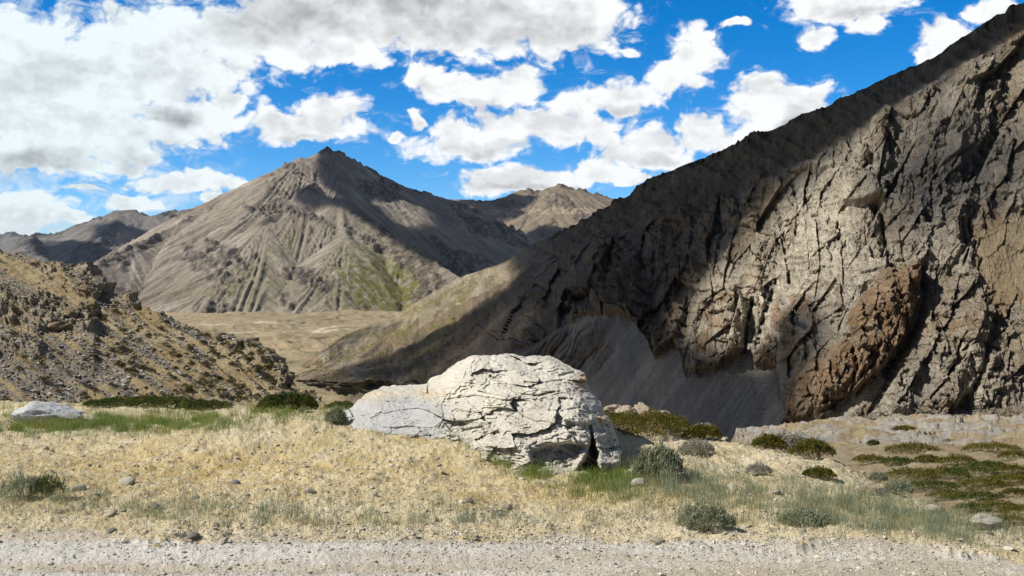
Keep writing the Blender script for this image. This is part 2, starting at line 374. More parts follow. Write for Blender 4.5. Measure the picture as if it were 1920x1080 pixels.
left_sh = [([(75,462),(110,458),(160,470),(215,478),(190,498),(140,505),(115,490),(80,478)], .9), ([(180,420),(235,425),(225,450),(185,440)], .7)]
mountain('left_range', left_ridges, (-3600, -500, 3600, 6600), 8.0, .5, mm_left, -85, 26, 22, left_sh, 'left', None, 2)
mountain('far_blue_range', [([(-300,455,9000),(-60,448,9000),(0,441,9000),(30,436,9000),(46,441,9000),(70,455,9000),(160,500,9000)], .5)], (-6500, -3000, 8000, 10000), 20., .5, mm_left, -90, 40, 30, None, '', None, 3)
def band_c(X, Y, Z):
    c = 285 + 14 * fbm(P3(X / 300, Y / 300, 3), 3) + .02 * X
    t = (Z - c) / 34.; w = np.clip(t, 0, 1)
    st = (w * 4); st = np.floor(st) + sst(st - np.floor(st), .55, 1)
    inb = (t > 0) & (t < 1)
    Zn = np.where(inb, c + 34 * st / 4, Z)
    return Zn, np.where(inb, 1.0, 0) * sst(fbm(P3(X / 45, Y / 45, Z / 9), 3), -.3, .2)
far_ridges = [
    ([(700,400,5200),(840,374,5200),(880,374,5150),(925,375,5100),(960,366,5050),(985,353,5000),(992,352,5000),(1010,357,5000),(1035,349,5000),(1050,346,5000),(1075,350,5000),(1130,366,5000),(1160,376,5000),(1230,405,5000),(1400,430,5000)], .45),
    ([(992,352,5000),(965,385,4800),(930,410,4600),(905,440,4400)], .5),
    ([(1050,346,5000),(1045,385,4750),(1030,420,4500)], .5),
    ([(1130,366,5000),(1110,400,4700),(1080,430,4500)], .5),
    ([(960,450,4300),(1000,432,4300),(1022,424,4300),(1050,436,4300),(1090,470,4300)], .55)]
far_sh = [([(860,374),(925,376),(960,368),(975,378),(950,395),(935,415),(905,395)], 1.0), ([(985,440),(1020,425),(1055,438),(1040,455),(990,455)], .8)]
mountain('far_peak', far_ridges, (-700, 1200, 3900, 6200), 6.0, .5, mm_far, -85, 16, 12, far_sh, 'far', None, 4, band_c)

# ================================================================== VALLEY FLOOR
def terrain_simple(name, V, mat, attrs={}, kind='structure', keep=None, flip=False):
    nr, nc = V.shape[:2]; f = gridf(nr, nc, keep, flip); A = {k: a.reshape(-1) for k, a in attrs.items()}
    u, inv = np.unique(f, return_inverse=True)
    me = mesh_np(name, V.reshape(-1, 3)[u], inv.reshape(f.shape))
    for k, a in A.items(): attr(me, k, a[u])
    return tag(link(name, me, mat), kind=kind)
def valley():
    rr = np.concatenate([np.geomspace(120, 450, 60)[:-1], np.geomspace(450, 2700, 620), np.geomspace(2750, 30000, 60)])
    aa = np.concatenate([np.linspace(-1.5, -.5, 60)[:-1], np.linspace(-.5, .35, 760), np.linspace(.36, 1.5, 60)])
    A, R = np.meshgrid(aa, rr); X = R * np.sin(A); Y = R * np.cos(A)
    Z = -78 + 8 * fbm(P3(X / 420, Y / 420, 0), 4)
    # terraces and gullied banks
    b = ridged(P3((X + .3 * Y) / 90, (Y - .3 * X) / 240, 2), 5); am = sst(fbm(P3(X / 330, Y / 330, 5), 3), -.2, .25)
    Z += am * (b - .4) * 8 + fbm(P3(X / 12, Y / 12, 2), 4) * 1.4
    t = fbm(P3(X / 260, Y / 160, 8), 3) * 6; ts = np.floor(t) + sst(t - np.floor(t), .4, .6)
    Z += ts * 2.6
    far = sst(R, 2700, 6000); Z = Z * (1 - far) + -90 * far
    V = P3(X, Y, Z); px, py = proj(V)
    tr = np.zeros(X.shape)
    for pl, w in (([(-430,1250),(-330,1480),(-200,1620),(-120,1760),(-210,1980),(-330,2060)], 6), ([(-600,1320),(-420,1400),(-300,1520),(-260,1700)], 5), ([(-700,1700),(-480,1640),(-300,1730),(-160,1700)], 7)):
        d, _ = dpoly(X + 25 * fbm(P3(X / 120, Y / 120, 3), 3), Y + 25 * fbm(P3(X / 120, Y / 120, 5), 3), pl); tr = np.maximum(tr, 1 - sst(d, w * .7, w * 1.6))
    m = M('valley_soil'); n1 = m.noise(.006, 6, .6, m.map((1, .5, 1))); n2 = m.noise(.07, 6, .65); n3 = m.noise(.5, 4, .7)
    st = m.noise(.05, 5, .6, m.map((.35, 1, 1), (0, 0, .35)))
    c = m.mix(m.ramp(n1, .38, .62), (.25, .20, .12), (.33, .255, .155)); c = m.mix(m.ramp(st, .5, .66, 0, .75), c, (.15, .135, .062))
    c = m.mix(m.ramp(n2, .55, .72, 0, .8), c, (.17, .145, .10)); c = m.mix(m.ramp(n3, .35, .7, .0, .35), c, (.36, .30, .20))
    c = m.mix(m.at('track'), c, (.46, .39, .28)); terrain_simple('valley_floor', V, m.done(c, m.bump(n2, 4, .8, m.bump(n3, .6, .6))), dict(track=tr))
valley()
# ================================================================== RIGHT MOUNTAIN: skyline, cliff top, cliff foot, scree toe
cS = [(2150,-110,215),(1990,-30,225),(1935,-6,230),(1915,8,232),(1893,10,234),(1885,24,236),(1870,26,240),(1846,45,243),(1780,85,255),(1760,104,258),(1720,122,266),(1690,138,272),(1640,157,284),(1600,178,293),(1575,182,299),(1560,196,302),(1500,216,325),(1470,234,333),(1410,252,360),(1380,270,372),(1300,302,420),(1230,330,480),(1195,348,530),(1180,366,550),(1160,376,580),(1080,420,720),(1000,460,900),(940,494,1050),(860,521,1250),(740,590,1560),(700,606,1480),(640,632,1170),(560,690,840),(520,712,800),(480,725,780)]
cT = [(2150,-20,198),(1920,75,212),(1800,130,220),(1700,190,228),(1600,262,250),(1480,330,300),(1350,385,345),(1200,425,430),(1080,470,560),(1000,510,680),(940,545,760),(860,590,860),(740,640,960),(640,672,860),(560,702,780),(520,720,745),(480,735,740)]
cB = [(2150,785,150),(1920,785,160),(1700,785,180),(1600,790,195),(1540,793,210),(1474,792,232),(1456,700,262),(1440,690,268),(1418,694,272),(1408,664,280),(1392,668,282),(1340,698,284),(1284,706,290),(1274,660,305),(1262,645,312),(1245,660,312),(1228,676,315),(1215,640,328),(1190,605,345),(1160,592,355),(1100,590,385),(1040,620,405),(1000,650,415),(900,700,470),(820,716,530),(700,712,600),(640,714,650),(560,712,735),(520,725,725),(480,740,720)]
cF = [(2150,860,120),(1920,860,130),(1700,850,150),(1540,850,180),(1470,840,215),(1430,835,245),(1285,835,262),(1190,830,290),(1100,820,320),(1000,800,370),(900,775,430),(800,760,490),(700,740,600),(640,730,655),(560,722,730),(520,732,715),(480,745,710)]
def curve(c, px):
    c = sorted(c); a = np.array(c, float); py = np.interp(px, a[:, 0], a[:, 1]); d = 1 / np.interp(px, a[:, 0], 1 / a[:, 2])
    return np.stack([(px - CX) / F * d, d, CAMZ + (HZ - py) / F * d], -1)
finp = [(1705,498),(1722,540),(1714,600),(1690,645),(1650,700),(1600,742),(1550,768),(1500,792),(1462,796),(1456,760),(1476,722),(1500,684),(1556,652),(1592,640),(1582,600),(1600,570),(1640,522),(1680,503)]
butts = [([(1290,706),(1274,670),(1290,606),(1312,560),(1380,536),(1402,566),(1400,620),(1396,664),(1340,702)], 5, 14),
         ([(1418,696),(1414,660),(1436,596),(1456,548),(1510,540),(1540,590),(1530,650),(1490,690),(1450,700)], 5, 16),
         ([(1228,678),(1215,630),(1240,590),(1262,560),(1284,566),(1286,600),(1262,650)], 4, 10),
         ([(1485,345),(1560,300),(1640,350),(1662,470),(1660,530),(1600,560),(1500,540),(1490,440)], 5, 20),
         ([(1690,420),(1790,410),(1810,470),(1770,520),(1700,500)], 4, 14),
         ([(1700,230),(1790,140),(1880,150),(1860,260),(1800,330),(1740,320)], 4, 18),
         ([(1560,330),(1600,250),(1650,240),(1680,300),(1640,350)], 4, 14),
         ([(1100,585),(1110,500),(1160,450),(1210,470),(1205,560),(1190,604)], 6, 18),
         ([(1720,760),(1740,640),(1800,560),(1870,570),(1860,700),(1800,770)], 5, 22)]
cracks = [([(1592,252),(1598,282),(1586,316)], 8, 7), ([(1565,286),(1562,320)], 4, 5), ([(1488,346),(1500,382),(1494,436)], 6, 6), ([(1458,392),(1470,446),(1478,488),(1482,524)], 6, 7), ([(1505,376),(1540,385),(1560,365)], 3, 3),
    ([(1570,425),(1577,470),(1580,536)], 3, 5), ([(1640,345),(1650,400),(1662,460),(1666,508)], 5, 6), ([(1408,566),(1400,620),(1397,664)], 5, 7), ([(1449,545),(1432,590),(1420,655)], 6, 7),
    ([(1286,556),(1283,604)], 5, 4), ([(1246,600),(1240,640),(1230,672)], 7, 6), ([(1724,500),(1738,560),(1722,612),(1690,664),(1660,700)], 9, 8), ([(1802,630),(1786,682),(1762,722),(1740,748)], 4, 5), ([(1760,600),(1768,640),(1774,668)], 3, 4),
    ([(1830,300),(1836,380),(1852,436)], 4, 4), ([(1905,265),(1886,345)], 4, 4), ([(1838,560),(1870,545)], 3, 3), ([(1700,310),(1690,360),(1712,400)], 3, 3.5), ([(1740,330),(1752,400),(1745,440)], 3, 3.5), ([(1790,300),(1770,350)], 3, 3),
    ([(1800,415),(1812,450),(1800,500)], 3, 4), ([(1815,412),(1830,450),(1818,495)], 3, 4), ([(1790,420),(1795,470)], 3, 3), ([(1300,430),(1290,500),(1265,545)], 4, 4), ([(1380,400),(1350,450),(1340,520)], 4, 4), ([(1150,470),(1140,540)], 4, 4),
    ([(1230,470),(1225,540),(1210,590)], 5, 5), ([(1620,430),(1626,480)], 2, 3), ([(1530,420),(1536,500),(1530,560)], 3, 4), ([(1600,560),(1575,610),(1570,640)], 3, 3), ([(1640,545),(1625,600)], 3, 3), ([(1590,650),(1600,700),(1590,735)], 4, 4), ([(1545,660),(1550,720)], 3, 3),
    ([(1880,600),(1900,640),(1890,700)], 3, 3), ([(1830,700),(1880,690),(1915,705)], 4, 3), ([(1800,660),(1830,640),(1880,655)], 3, 3)]
scree_ch = [(1500,806),(1530,790),(1600,745),(1650,705),(1664,712),(1640,745),(1590,780),(1570,806)]
def right_mountain():
    px = np.concatenate([np.arange(480, 1000, 2.6), np.arange(1000, 1935, 1.15), np.arange(1935, 2150, 5)])
    C = [curve(c, px) for c in (cS, cT, cB, cF)]
    rows = []; vv = []
    # back slope, so that the mountain has a far side
    back = C[0] + np.array([90., 160., -70.])
    segs = [(back, C[0], 30), (C[0], C[1], 150), (C[1], C[2], 430), (C[2], C[3], 130), (C[3], C[3] + np.array([-14., -22., -34.]), 14)]
    for si, (a, b, n) in enumerate(segs):
        t = np.linspace(0, 1, n, endpoint=(si == 4))[:, None, None]
        rows.append(a[None] * (1 - t) + b[None] * t); vv.append(si + np.linspace(0, 1, n, endpoint=(si == 4)))
    V = np.concatenate(rows); v = np.concatenate(vv)[:, None] + 0 * px[None]
    PX, PY = proj(V); y = V[..., 1]
    X, Y, Z = V[..., 0], V[..., 1], V[..., 2]
    n = gnormal(V)
    n[n[..., 1] > 0.3] *= 1
    sgn = np.sign(-(n[..., 0] * X + n[..., 1] * Y + n[..., 2] * (Z - CAMZ))); sgn[v < 1.0] = np.sign(n[..., 2])[v < 1.0]
    n = n * sgn[..., None]
    # smooth direction for displacement
    nb = n.copy(); nb = nb * .12 + np.array([-.12, -.95, .12]); nb /= np.linalg.norm(nb, axis=-1)[..., None]
    near = sst(PX + .5 * (PY - 560), 840, 1040)
    jit = 0.06 * fbm(P3(PX / 60, PY / 60, 1), 3)
    wv = v + jit * near
    cliff = sst(wv, 1.96 - .0, 1.90) if False else (1 - sst(wv, 1.0, .0) * 0)
    cliff = sst(v + .22 * fbm(P3(PX / 45, PY / 45, 77), 4), 1.80, 2.06) * (1 - sst(v, 2.97, 3.0)) * near
    upper = (1 - sst(v, 1.75, 2.02)) * 1.0
    ch = sst(sdpoly(PX, PY, scree_ch) + 5 * fbm(P3(PX / 14, PY / 14), 3), -3, 3)
    # gentler ledge region right, between cliff tiers
    ledge = sst(sdpoly(PX, PY, [(1850,420),(1920,400),(2000,400),(2000,640),(1900,560),(1840,540),(1820,500)]), -20, 14)
    cl = cliff * (1 - ch) * (1 - .75 * ledge)
    sc = y / 250.                                     # metres per feature grow with distance
    u = PX / 1.0 + 26 * fbm(P3(PX / 120, PY / 120, 4), 3)   # position along the wall / up the wall, metres-like
    wu = (X * .35 + Y * .94) / 1.0; wz = Z
    a = PX * .13; b = -PY * .13                       # wall coordinates in local metres (about 0.13 m per unit at 250 m)
    w1 = fbm(P3(a / 9, b / 14, 0), 4); w2 = fbm(P3(a / 9, b / 14, 7), 4)
    tilt = .22
    aa = a + tilt * b
    big = ridged(P3(aa / 13 + .35 * w1, b / 46, 1), 4)
    def rot(x_, y_, d_):
        c_, s_ = math.cos(math.radians(d_)), math.sin(math.radians(d_)); return x_ * c_ + y_ * s_, -x_ * s_ + y_ * c_
    def blocks(deg, sx_, sy_, seed, warp):
        p_, q_ = rot(a, b, deg); return vor(p_ / sx_ + warp * .4 * w1, q_ / sy_ + warp * .4 * w2, seed)
    e0, c0, t0 = blocks(-22, 9.5, 17, 11, .35); e1, c1, t1 = blocks(-28, 4.6, 9.5, 1, .4); e2, c2, t2 = blocks(12, 2.3, 4.2, 2, .5); e3, c3, t3 = blocks(-35, 1.15, 1.7, 3, .6); e4, c4, t4 = blocks(20, .55, .7, 4, .6)
    strata = ridged(P3(a / 14, (b + .35 * a) / 1.9 + 1.2 * w1, 5), 3)
    brk = sst(fbm(P3(a / 7, b / 9, 21), 3), -.15, .2)          # where the face is broken, elsewhere it is smooth slab
    D = (big - .45) * 3.5 + t0 * 7.5 + (c0 - .5) * 5.5 + t1 * 4.6 + (c1 - .5) * 3.8 + t2 * 1.8 * (.35 + brk) + (c2 - .5) * 2.3 * (.15 + brk) + t3 * .9 * (.3 + brk) + (c3 - .5) * 1.0 * brk + t4 * .5 * (.4 + brk)
    D -= 1.2 * (1 - sst(e1, .0, .03)) * sst(c1, .7, .8) * sst(w1, -.05, .15) + .4 * (1 - sst(e2, 0, .05)) * sst(c2, .6, .8) + 1.4 * (1 - sst(e0, 0, .025)) * sst(c0, .4, .5)
    beds = (b + .32 * a) / 3.4 + 1.1 * w1; bf = beds - np.floor(beds); D += (sst(bf, 0, .12) * (1 - bf)) * 2.0 * (.35 + brk) + strata * .5 * (.3 + brk) + fbm(P3(a / 1.2, b / 1.4, 3), 4, g=.6) * .8
    D *= cl * sc
    for poly, A, wdt in butts:
        sd = sdpoly(PX, PY, poly) + 9 * fbm(P3(PX / 25, PY / 45, A), 4)
        D += A * sst(sd, -1, wdt) * sc * np.maximum(cl, 0)
    sdf = sdpoly(PX, PY, finp) + 6 * fbm(P3(PX / 18, PY / 25, 2), 4); fin = sst(sdf, -2, 5)
    D += (7.5 * sst(sdf, -1, 12) + 4 * sst(sdf, 5, 34) + 1.8 * t2 * fin + 1.0 * t3 * fin) * near * (1 - ch)
    for pl, w, A in cracks:
        d, _ = dpoly(PX + 5 * w1, PY + 3 * w2, pl)
        D -= A * .62 * (1 - sst(d, w * .2, w * 1.1)) * cl * (.45 + .55 * sst(fbm(P3(PX / 14, PY / 14, 91), 3), -.15, .1))
    # upper slope and scree
    up = (1 - sst(v, 1.0, 2.0)) * 1.0
    slope_n = fbm(P3(X / 16, Y / 16, Z / 16), 5) * 3.4 + (ridged(P3(X / 40, Y / 60, Z / 8), 5) - .5) * 3.2
    um = np.where(v < 2.0, 1 - sst(v, 1.85, 2.05), 0.0) * sst(v, .98, 1.12)
    crestn = np.exp(-((v - 1.02) / .06) ** 2) * ((ridged(P3(X / 6, Y / 6, 1), 5) - .4) * 2.6 + fbm(P3(X / 22, Y / 22, 1), 4) * 6)
    D += um * (slope_n + fbm(P3((PX + .9 * PY) / 60, (PY - .55 * PX) / 20, 3), 5) * 4) * (0.45 + .55 * near) * np.minimum(sc, 2.2) + crestn * (.4 + .6 * near) * np.minimum(sc, 2.4)
    dk = (1 - near) * (v > 2) * sst(v, 2, 2.15)
    # fans: long furrows running down the slope
    PX, PY = np.where(v > 4, PX, PX), np.where(v > 4, PY, PY)
    fall_t = PX * .9 + PY * .62
    sn = fbm(P3(fall_t / 34, v * 1.4, 2), 5)
    ribs = (ridged(P3(fall_t / 26 + .6 * w1, v * 1.1, 31), 5) - .42); ribm = (v > 3) * sst(v, 3., 3.1) * (1 - sst(v, 3.35, 3.75)) * (1 - sst(PX + 40 * w1, 1080, 1190)); D += ribm * ribs * 5 * sc
    D += (v > 3) * sst(v, 3.0, 3.2) * (sn * 1.6 + fbm(P3(fall_t / 9, v * 3, 2), 3) * .5) * sc + (1 - near) * sst(v, 1.05, 1.6) * ((ridged(P3(fall_t / 60, v * .8, 3), 4) - .5) * 13 + sn * 7 + fbm(P3(X / 14, Y / 14, Z / 8), 5) * 5 + sst(fbm(P3(fall_t / 40, v * 2.5, 55), 4), .0, .12) * (ridged(P3(PX / 12, PY / 8, 3), 4) - .3) * 7)
    D += ch * fbm(P3(X / 1.5, Y / 1.5, Z / 1.5), 3) * .4
    V = V + nb * D[..., None]
    n2 = gnormal(V)
    scree = np.maximum(sst(v + .10 * fbm(P3(PX / 14, PY / 9), 5, g=.65), 2.98, 3.02), ch)
    scree = scree * (1 - .85 * ribm * sst(ribs, -.12, .1))
    scree = np.maximum(scree, .8 * (1 - near) * sst(fbm(P3(fall_t / 70, v * 1.1, 6), 4), -.05, .1) * (v > 1.2))
    rust = np.maximum(fin * (1 - ch), 0) * .9
    for poly, A, wdt in butts[:3] + [butts[7]]:
        rust = np.maximum(rust, sst(sdpoly(PX, PY, poly), 0, 14) * sst(fbm(P3(PX / 30, PY / 60, 2), 3), -.15, .2) * .8)
    brown_shade = (1 - sst(PX + .35 * PY + 60 * w1, 1400, 1600)) * (v > 1.8); rocky = (1 - near) * sst(fbm(P3(fall_t / 34, (PX - PY) / 60, 61), 5), .06, .16) * (v > 1.4)  # first mask: left cliff, where the colour deepens the cloud shade
    rust = np.maximum(rust, np.exp(-((PX - 1790) / 60) ** 2 - ((PY - 620) / 50) ** 2) * .7 * sst(fbm(P3(PX / 20, PY / 30, 2), 3), -.1, .1))
    pale = np.exp(-((PX - 1580) / 110) ** 2 - ((PY - 450) / 120) ** 2) + .7 * np.exp(-((PX - 1440) / 120) ** 2 - ((PY - 580) / 80) ** 2) + .6 * np.exp(-((PX - 1800) / 90) ** 2 - ((PY - 700) / 70) ** 2)
    gray = np.exp(-((PX - 1760) / 130) ** 2 - ((PY - 330) / 120) ** 2) + .5 * np.exp(-((PX - 1730) / 40) ** 2 - ((PY - 700) / 70) ** 2) 
    upm = np.clip(1 - sst(v + .25 * fbm(P3(PX / 50, PY / 50, 1), 3), 1.75, 2.08), 0, 1)
    green = (1 - near) * sst(fbm(P3(fall_t / 30, v * 3.2, 19), 4), .02, .16) * .9 + upm * (.35 + np.exp(-((PX - 1300) / 130) ** 2) * .8) + (1 - near) * sst(fbm(P3(fall_t / 50, v * 2, 9), 4), .05, .25) * .8
    ochre = ledge + (1 - near) * np.exp(-((PX - 800) / 120) ** 2 - ((PY - 625) / 60) ** 2) * 1.2 + np.exp(-((PX - 1150) / 120) ** 2 - ((PY - 590) / 60) ** 2) * .3
    f, u_, = gridf(*V.shape[:2]), None
    A = dict(scree=scree, rust=np.clip(rust, 0, 1), pale=np.clip(pale, 0, 1), gray=np.clip(gray, 0, 1), upper=upm * near, green=green, near=near + 0 * v, ochre=np.clip(ochre, 0, 1), ca=a, cb=b, brown_shade=brown_shade, rocky=rocky, cell=c2, cell1=c1, cell0=c0, e1=e1, e2=e2, e3=e3, rill=fall_t / 10, crv=v)
    m = M('cliff_rock')
    comb = m.N.new('ShaderNodeCombineXYZ'); m.L.new(m.at('ca'), comb.inputs[0]); m.L.new(m.at('cb'), comb.inputs[1]); wc = comb.outputs[0]
    nb1 = m.noise(.10, 5, .6, m.map((1, .45, 1), co=wc)); nb2 = m.noise(.6, 7, .66, m.map((1, .4, 1), co=wc), .5); nb3 = m.noise(3.2, 5, .7, wc)
    st = m.noise(1.0, 5, .6, m.map((.12, 1.6, 1), (0, 0, .1), co=wc), .6)
    vcol = m.N.new('ShaderNodeTexVoronoi'); m.L.new(m.map((1, .5, 1), (0, 0, .3), co=wc), vcol.inputs[0]); vcol.inputs['Scale'].default_value = .9; vsep = m.N.new('ShaderNodeSeparateColor'); m.L.new(vcol.outputs['Color'], vsep.inputs[0])
    drip = m.noise(1.0, 5, .62, m.map((.9, .06, 1), (0, 0, -.1), co=wc), .2)
    c = m.mix(m.ramp(nb1, .38, .62), (.28, .235, .175), (.38, .34, .275))
    c = m.mix(m.ramp(m.at('cell1'), .0, .35, .65, 0), c, (.20, .19, .175)); c = m.mix(m.ramp(m.at('cell1'), .72, .95, 0, .6), c, (.24, .155, .08)); c = m.mix(m.ramp(m.at('cell0'), .6, .9, 0, .45), c, (.36, .32, .25))
    c = m.mix(m.math('MULTIPLY', m.at('pale'), m.ramp(nb2, .3, .6), True), c, (.62, .56, .45))
    c = m.mix(m.math('MULTIPLY', m.at('gray'), m.ramp(nb2, .3, .62), True), c, (.20, .20, .20))
    c = m.mix(m.math('MULTIPLY', m.at('rust'), m.ramp(nb2, .32, .55, .3, .95), True), c, (.21, .12, .055))
    c = m.mix(m.ramp(drip, .55, .72, 0, .55), c, (.16, .105, .055))
    c = m.mix(m.ramp(drip, .30, .42, .55, 0), c, (.13, .125, .12))
    c = m.mix(m.ramp(m.at('cell'), 0, 1, 0, .28), c, (.10, .088, .07))
    c = m.mix(m.ramp(st, .56, .70, 0, .5), c, (.085, .065, .045))
    c = m.mix(m.math('MULTIPLY', m.at('upper'), m.ramp(nb2, .3, .6, .55, 1.0), True), c, m.mix(m.ramp(nb2, .4, .65), (.062, .046, .030), (.125, .095, .064)))
    c = m.mix(m.math('MULTIPLY', m.at('green'), m.ramp(nb2, .48, .62), True), c, (.062, .062, .026))
    c = m.mix(m.math('MULTIPLY', m.at('ochre'), m.ramp(m.math('ADD', nb2, m.math('MULTIPLY', nb1, .5)), .55, .85, .15, .9), True), c, m.mix(m.ramp(nb2, .35, .65), (.20, .145, .07), (.30, .235, .14)))
    c = m.mix(m.math('MULTIPLY', m.at('brown_shade'), .8, True), c, m.mix(m.ramp(nb2, .4, .62), (.075, .05, .030), (.15, .11, .075)))  # dark brown rock, with the cloud shade deepened in its colour
    rc = m.N.new('ShaderNodeCombineXYZ'); m.L.new(m.at('rill'), rc.inputs[0]); m.L.new(m.at('crv'), rc.inputs[1])
    rl = m.noise(.30, 7, .72, rc.outputs[0], .3); ns = m.noise(1.3, 7, .75, wc)
    sc_ = m.mix(m.ramp(rl, .36, .64), m.mix(m.at('near'), (.115, .092, .066), (.13, .113, .09)), m.mix(m.at('near'), (.27, .225, .165), (.285, .255, .21))); sc_ = m.mix(m.ramp(ns, .45, .75, 0, .5), sc_, (.30, .28, .25))
    c = m.mix(m.at('scree'), c, sc_); c = m.mix(m.math('MULTIPLY', m.at('rocky'), m.ramp(ns, .35, .55, .3, 1), True), c, (.075, .062, .042)); c = m.mix(m.math('MULTIPLY', m.math('SUBTRACT', 1., m.at('near'), True), m.math('MULTIPLY', m.at('green'), m.ramp(ns, .4, .6), True), True), c, (.13, .115, .045))
    c = m.mix(.6, c, m.mix(m.ramp(nb3, .3, .7), (.6, .6, .6), (1.35, 1.35, 1.35)), 'MULTIPLY')
    mask = m.math('SUBTRACT', 1., m.at('scree'), True)
    c = m.mix(.5, c, m.mix(vsep.outputs[0], (.72, .70, .68), (1.25, 1.22, 1.15)), 'MULTIPLY')
    ck = m.math('MAXIMUM', m.ramp(m.at('e3'), .0, .05, .35, 0), m.math('MAXIMUM', m.ramp(m.at('e2'), .0, .03, .6, 0), m.ramp(m.at('e1'), .0, .015, .9, 0))); ck = m.math('MULTIPLY', ck, m.ramp(nb2, .47, .6), True); ck = m.math('MULTIPLY', ck, m.math('SUBTRACT', mask, m.at('upper'), True), True)
    c = m.mix(ck, c, (.05, .04, .03))
    h = m.math('MULTIPLY', m.math('ADD', m.math('MULTIPLY', nb2, 1.6), m.math('MULTIPLY', nb3, .45)), mask)
    vb = m.vor(.9, co=m.map((1, .55, 1), (0, 0, .3), co=wc)); vb2 = m.vor(2.2, co=m.map((1, .6, 1), (0, 0, -.3), co=wc)); h = m.math('ADD', h, m.math('MULTIPLY', m.math('ADD', m.math('MULTIPLY', vb, 1.1), m.math('MULTIPLY', vb2, .5)), mask)); h = m.math('ADD', h, m.math('MULTIPLY', st, .5)); h = m.math('ADD', h, m.math('MULTIPLY', ns, .12))
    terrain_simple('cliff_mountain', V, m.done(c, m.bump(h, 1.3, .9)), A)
    sh = [([(1000,455),(1080,420),(1160,376),(1300,302),(1410,256),(1570,190),(1780,87),(1920,5),(1960,0),(1920,46),(1800,110),(1700,170),(1600,232),(1500,300),(1440,350),(1390,400),(1350,440),(1310,490),(1262,535),(1225,575),(1200,615),(1188,640),(1110,640),(1060,600),(1010,540),(985,508),(960,490)], 1.0),
          ([(985,508),(1010,540),(1060,600),(1110,640),(1010,690),(960,760),(800,760),(700,735),(625,705),(650,688),(700,672),(760,652),(830,618),(890,578),(960,535)], .46),
          ([(1100,630),(1200,640),(1230,690),(1190,760),(960,800),(960,740)], .6),
          ([(1150,800),(1225,770),(1330,768),(1425,745),(1490,718),(1465,770),(1440,840),(1120,840),(1120,790)], 1.0),
          ([(1680,320),(1780,290),(1850,320),(1850,390),(1780,380),(1700,400),(1675,440),(1660,430)], .6)]
    shade_pts(V, PX, PY, n, sh, 'right')
    mk = (v > 2.9) & (v < 4.02) & (PX > 1000) & (PX < 1500) | (v > 2.85) & (v < 3.1) & (PX > 1060) & (PX < 1920) | (v > 2.5) & (PX > 640) & (PX <= 1000) & (v < 4)
    return V[mk], PX[mk], (v + 0 * PX)[mk]
VR, VPX, Vv = right_mountain()

# ================================================================== PASSING CLOUDS overhead (out of frame) that shade the slopes
def cloud_mat():
    m = M('cloud_vapour', 1.0); t = m.N.new('ShaderNodeBsdfTransparent'); d = m.N.new('ShaderNodeBsdfDiffuse'); d.inputs[0].default_value = (.85, .85, .86, 1)
    mx = m.N.new('ShaderNodeMixShader')
    n = m.noise(.012, 5, .6)
    fac = m.math('MULTIPLY', m.ramp(m.math('ADD', m.at('thick'), m.math('MULTIPLY', m.math('SUBTRACT', n, .5), .8)), .12, .62), .97, True)
    m.L.new(fac, mx.inputs[0]); m.L.new(t.outputs[0], mx.inputs[1]); m.L.new(d.outputs[0], mx.inputs[2])
    m.L.new(mx.outputs[0], m.N['Material Output'].inputs['Surface']); m.m.node_tree.nodes.remove(m.b); return m.m
def clouds():
    mat = cloud_mat()
    for which, H, cell, blur in (('right', 900., 8., 3), ('main', 1500., 14., 1), ('left', 1900., 30., 1), ('far', 2100., 24., 1)):
        pts = [(w, p + SUN[None] * ((H - p[:, 2]) / SUN[2])[:, None]) for (wh, w, p) in SHADED if wh == which]
        allp = np.concatenate([p for _, p in pts]); x0, y0 = allp[:, 0].min() - 8 * cell, allp[:, 1].min() - 8 * cell
        nx = int((allp[:, 0].max() + 8 * cell - x0) / cell) + 1; ny = int((allp[:, 1].max() + 8 * cell - y0) / cell) + 1
        m = np.zeros((ny, nx))
        for w, p in pts:
            i = ((p[:, 1] - y0) / cell).astype(int); j = ((p[:, 0] - x0) / cell).astype(int); np.maximum.at(m, (i, j), w)
        # close holes
        for _ in range(2):
            q = np.pad(m, 1); m = np.max([q[a:a + ny, b:b + nx] for a in range(3) for b in range(3)], 0)
        for _ in range(2):
            q = np.pad(m, 1, 'edge'); m = np.min([q[a:a + ny, b:b + nx] for a in range(3) for b in range(3)], 0)
        for _ in range(blur):
            q = np.pad(m, 1); m = np.mean([q[a:a + ny, b:b + nx] for a in range(3) for b in range(3)], 0)
        X, Y = np.meshgrid(x0 + (np.arange(nx) + .5) * cell, y0 + (np.arange(ny) + .5) * cell)
        th = m * cell * (3 + 4 * ridged(P3(X / (cell * 9), Y / (cell * 9), 1), 4))
        top = P3(X, Y, H + th); bot = P3(X, Y, H - th * .12 - .5)
        keep = (m[:-1, :-1] + m[1:, :-1] + m[:-1, 1:] + m[1:, 1:]) > .1
        f = gridf(ny, nx, keep); f2 = f[:, ::-1] + nx * ny
        v = np.concatenate([top.reshape(-1, 3), bot.reshape(-1, 3)]); dn = np.concatenate([m.ravel(), m.ravel()])
        v, ff, dd = compact(v, np.concatenate([f, f2]), dn)
        me = mesh_np('cloud', v, ff); attr(me, 'thick', dd); tag(link('cloud', me, mat), kind='structure')
clouds()

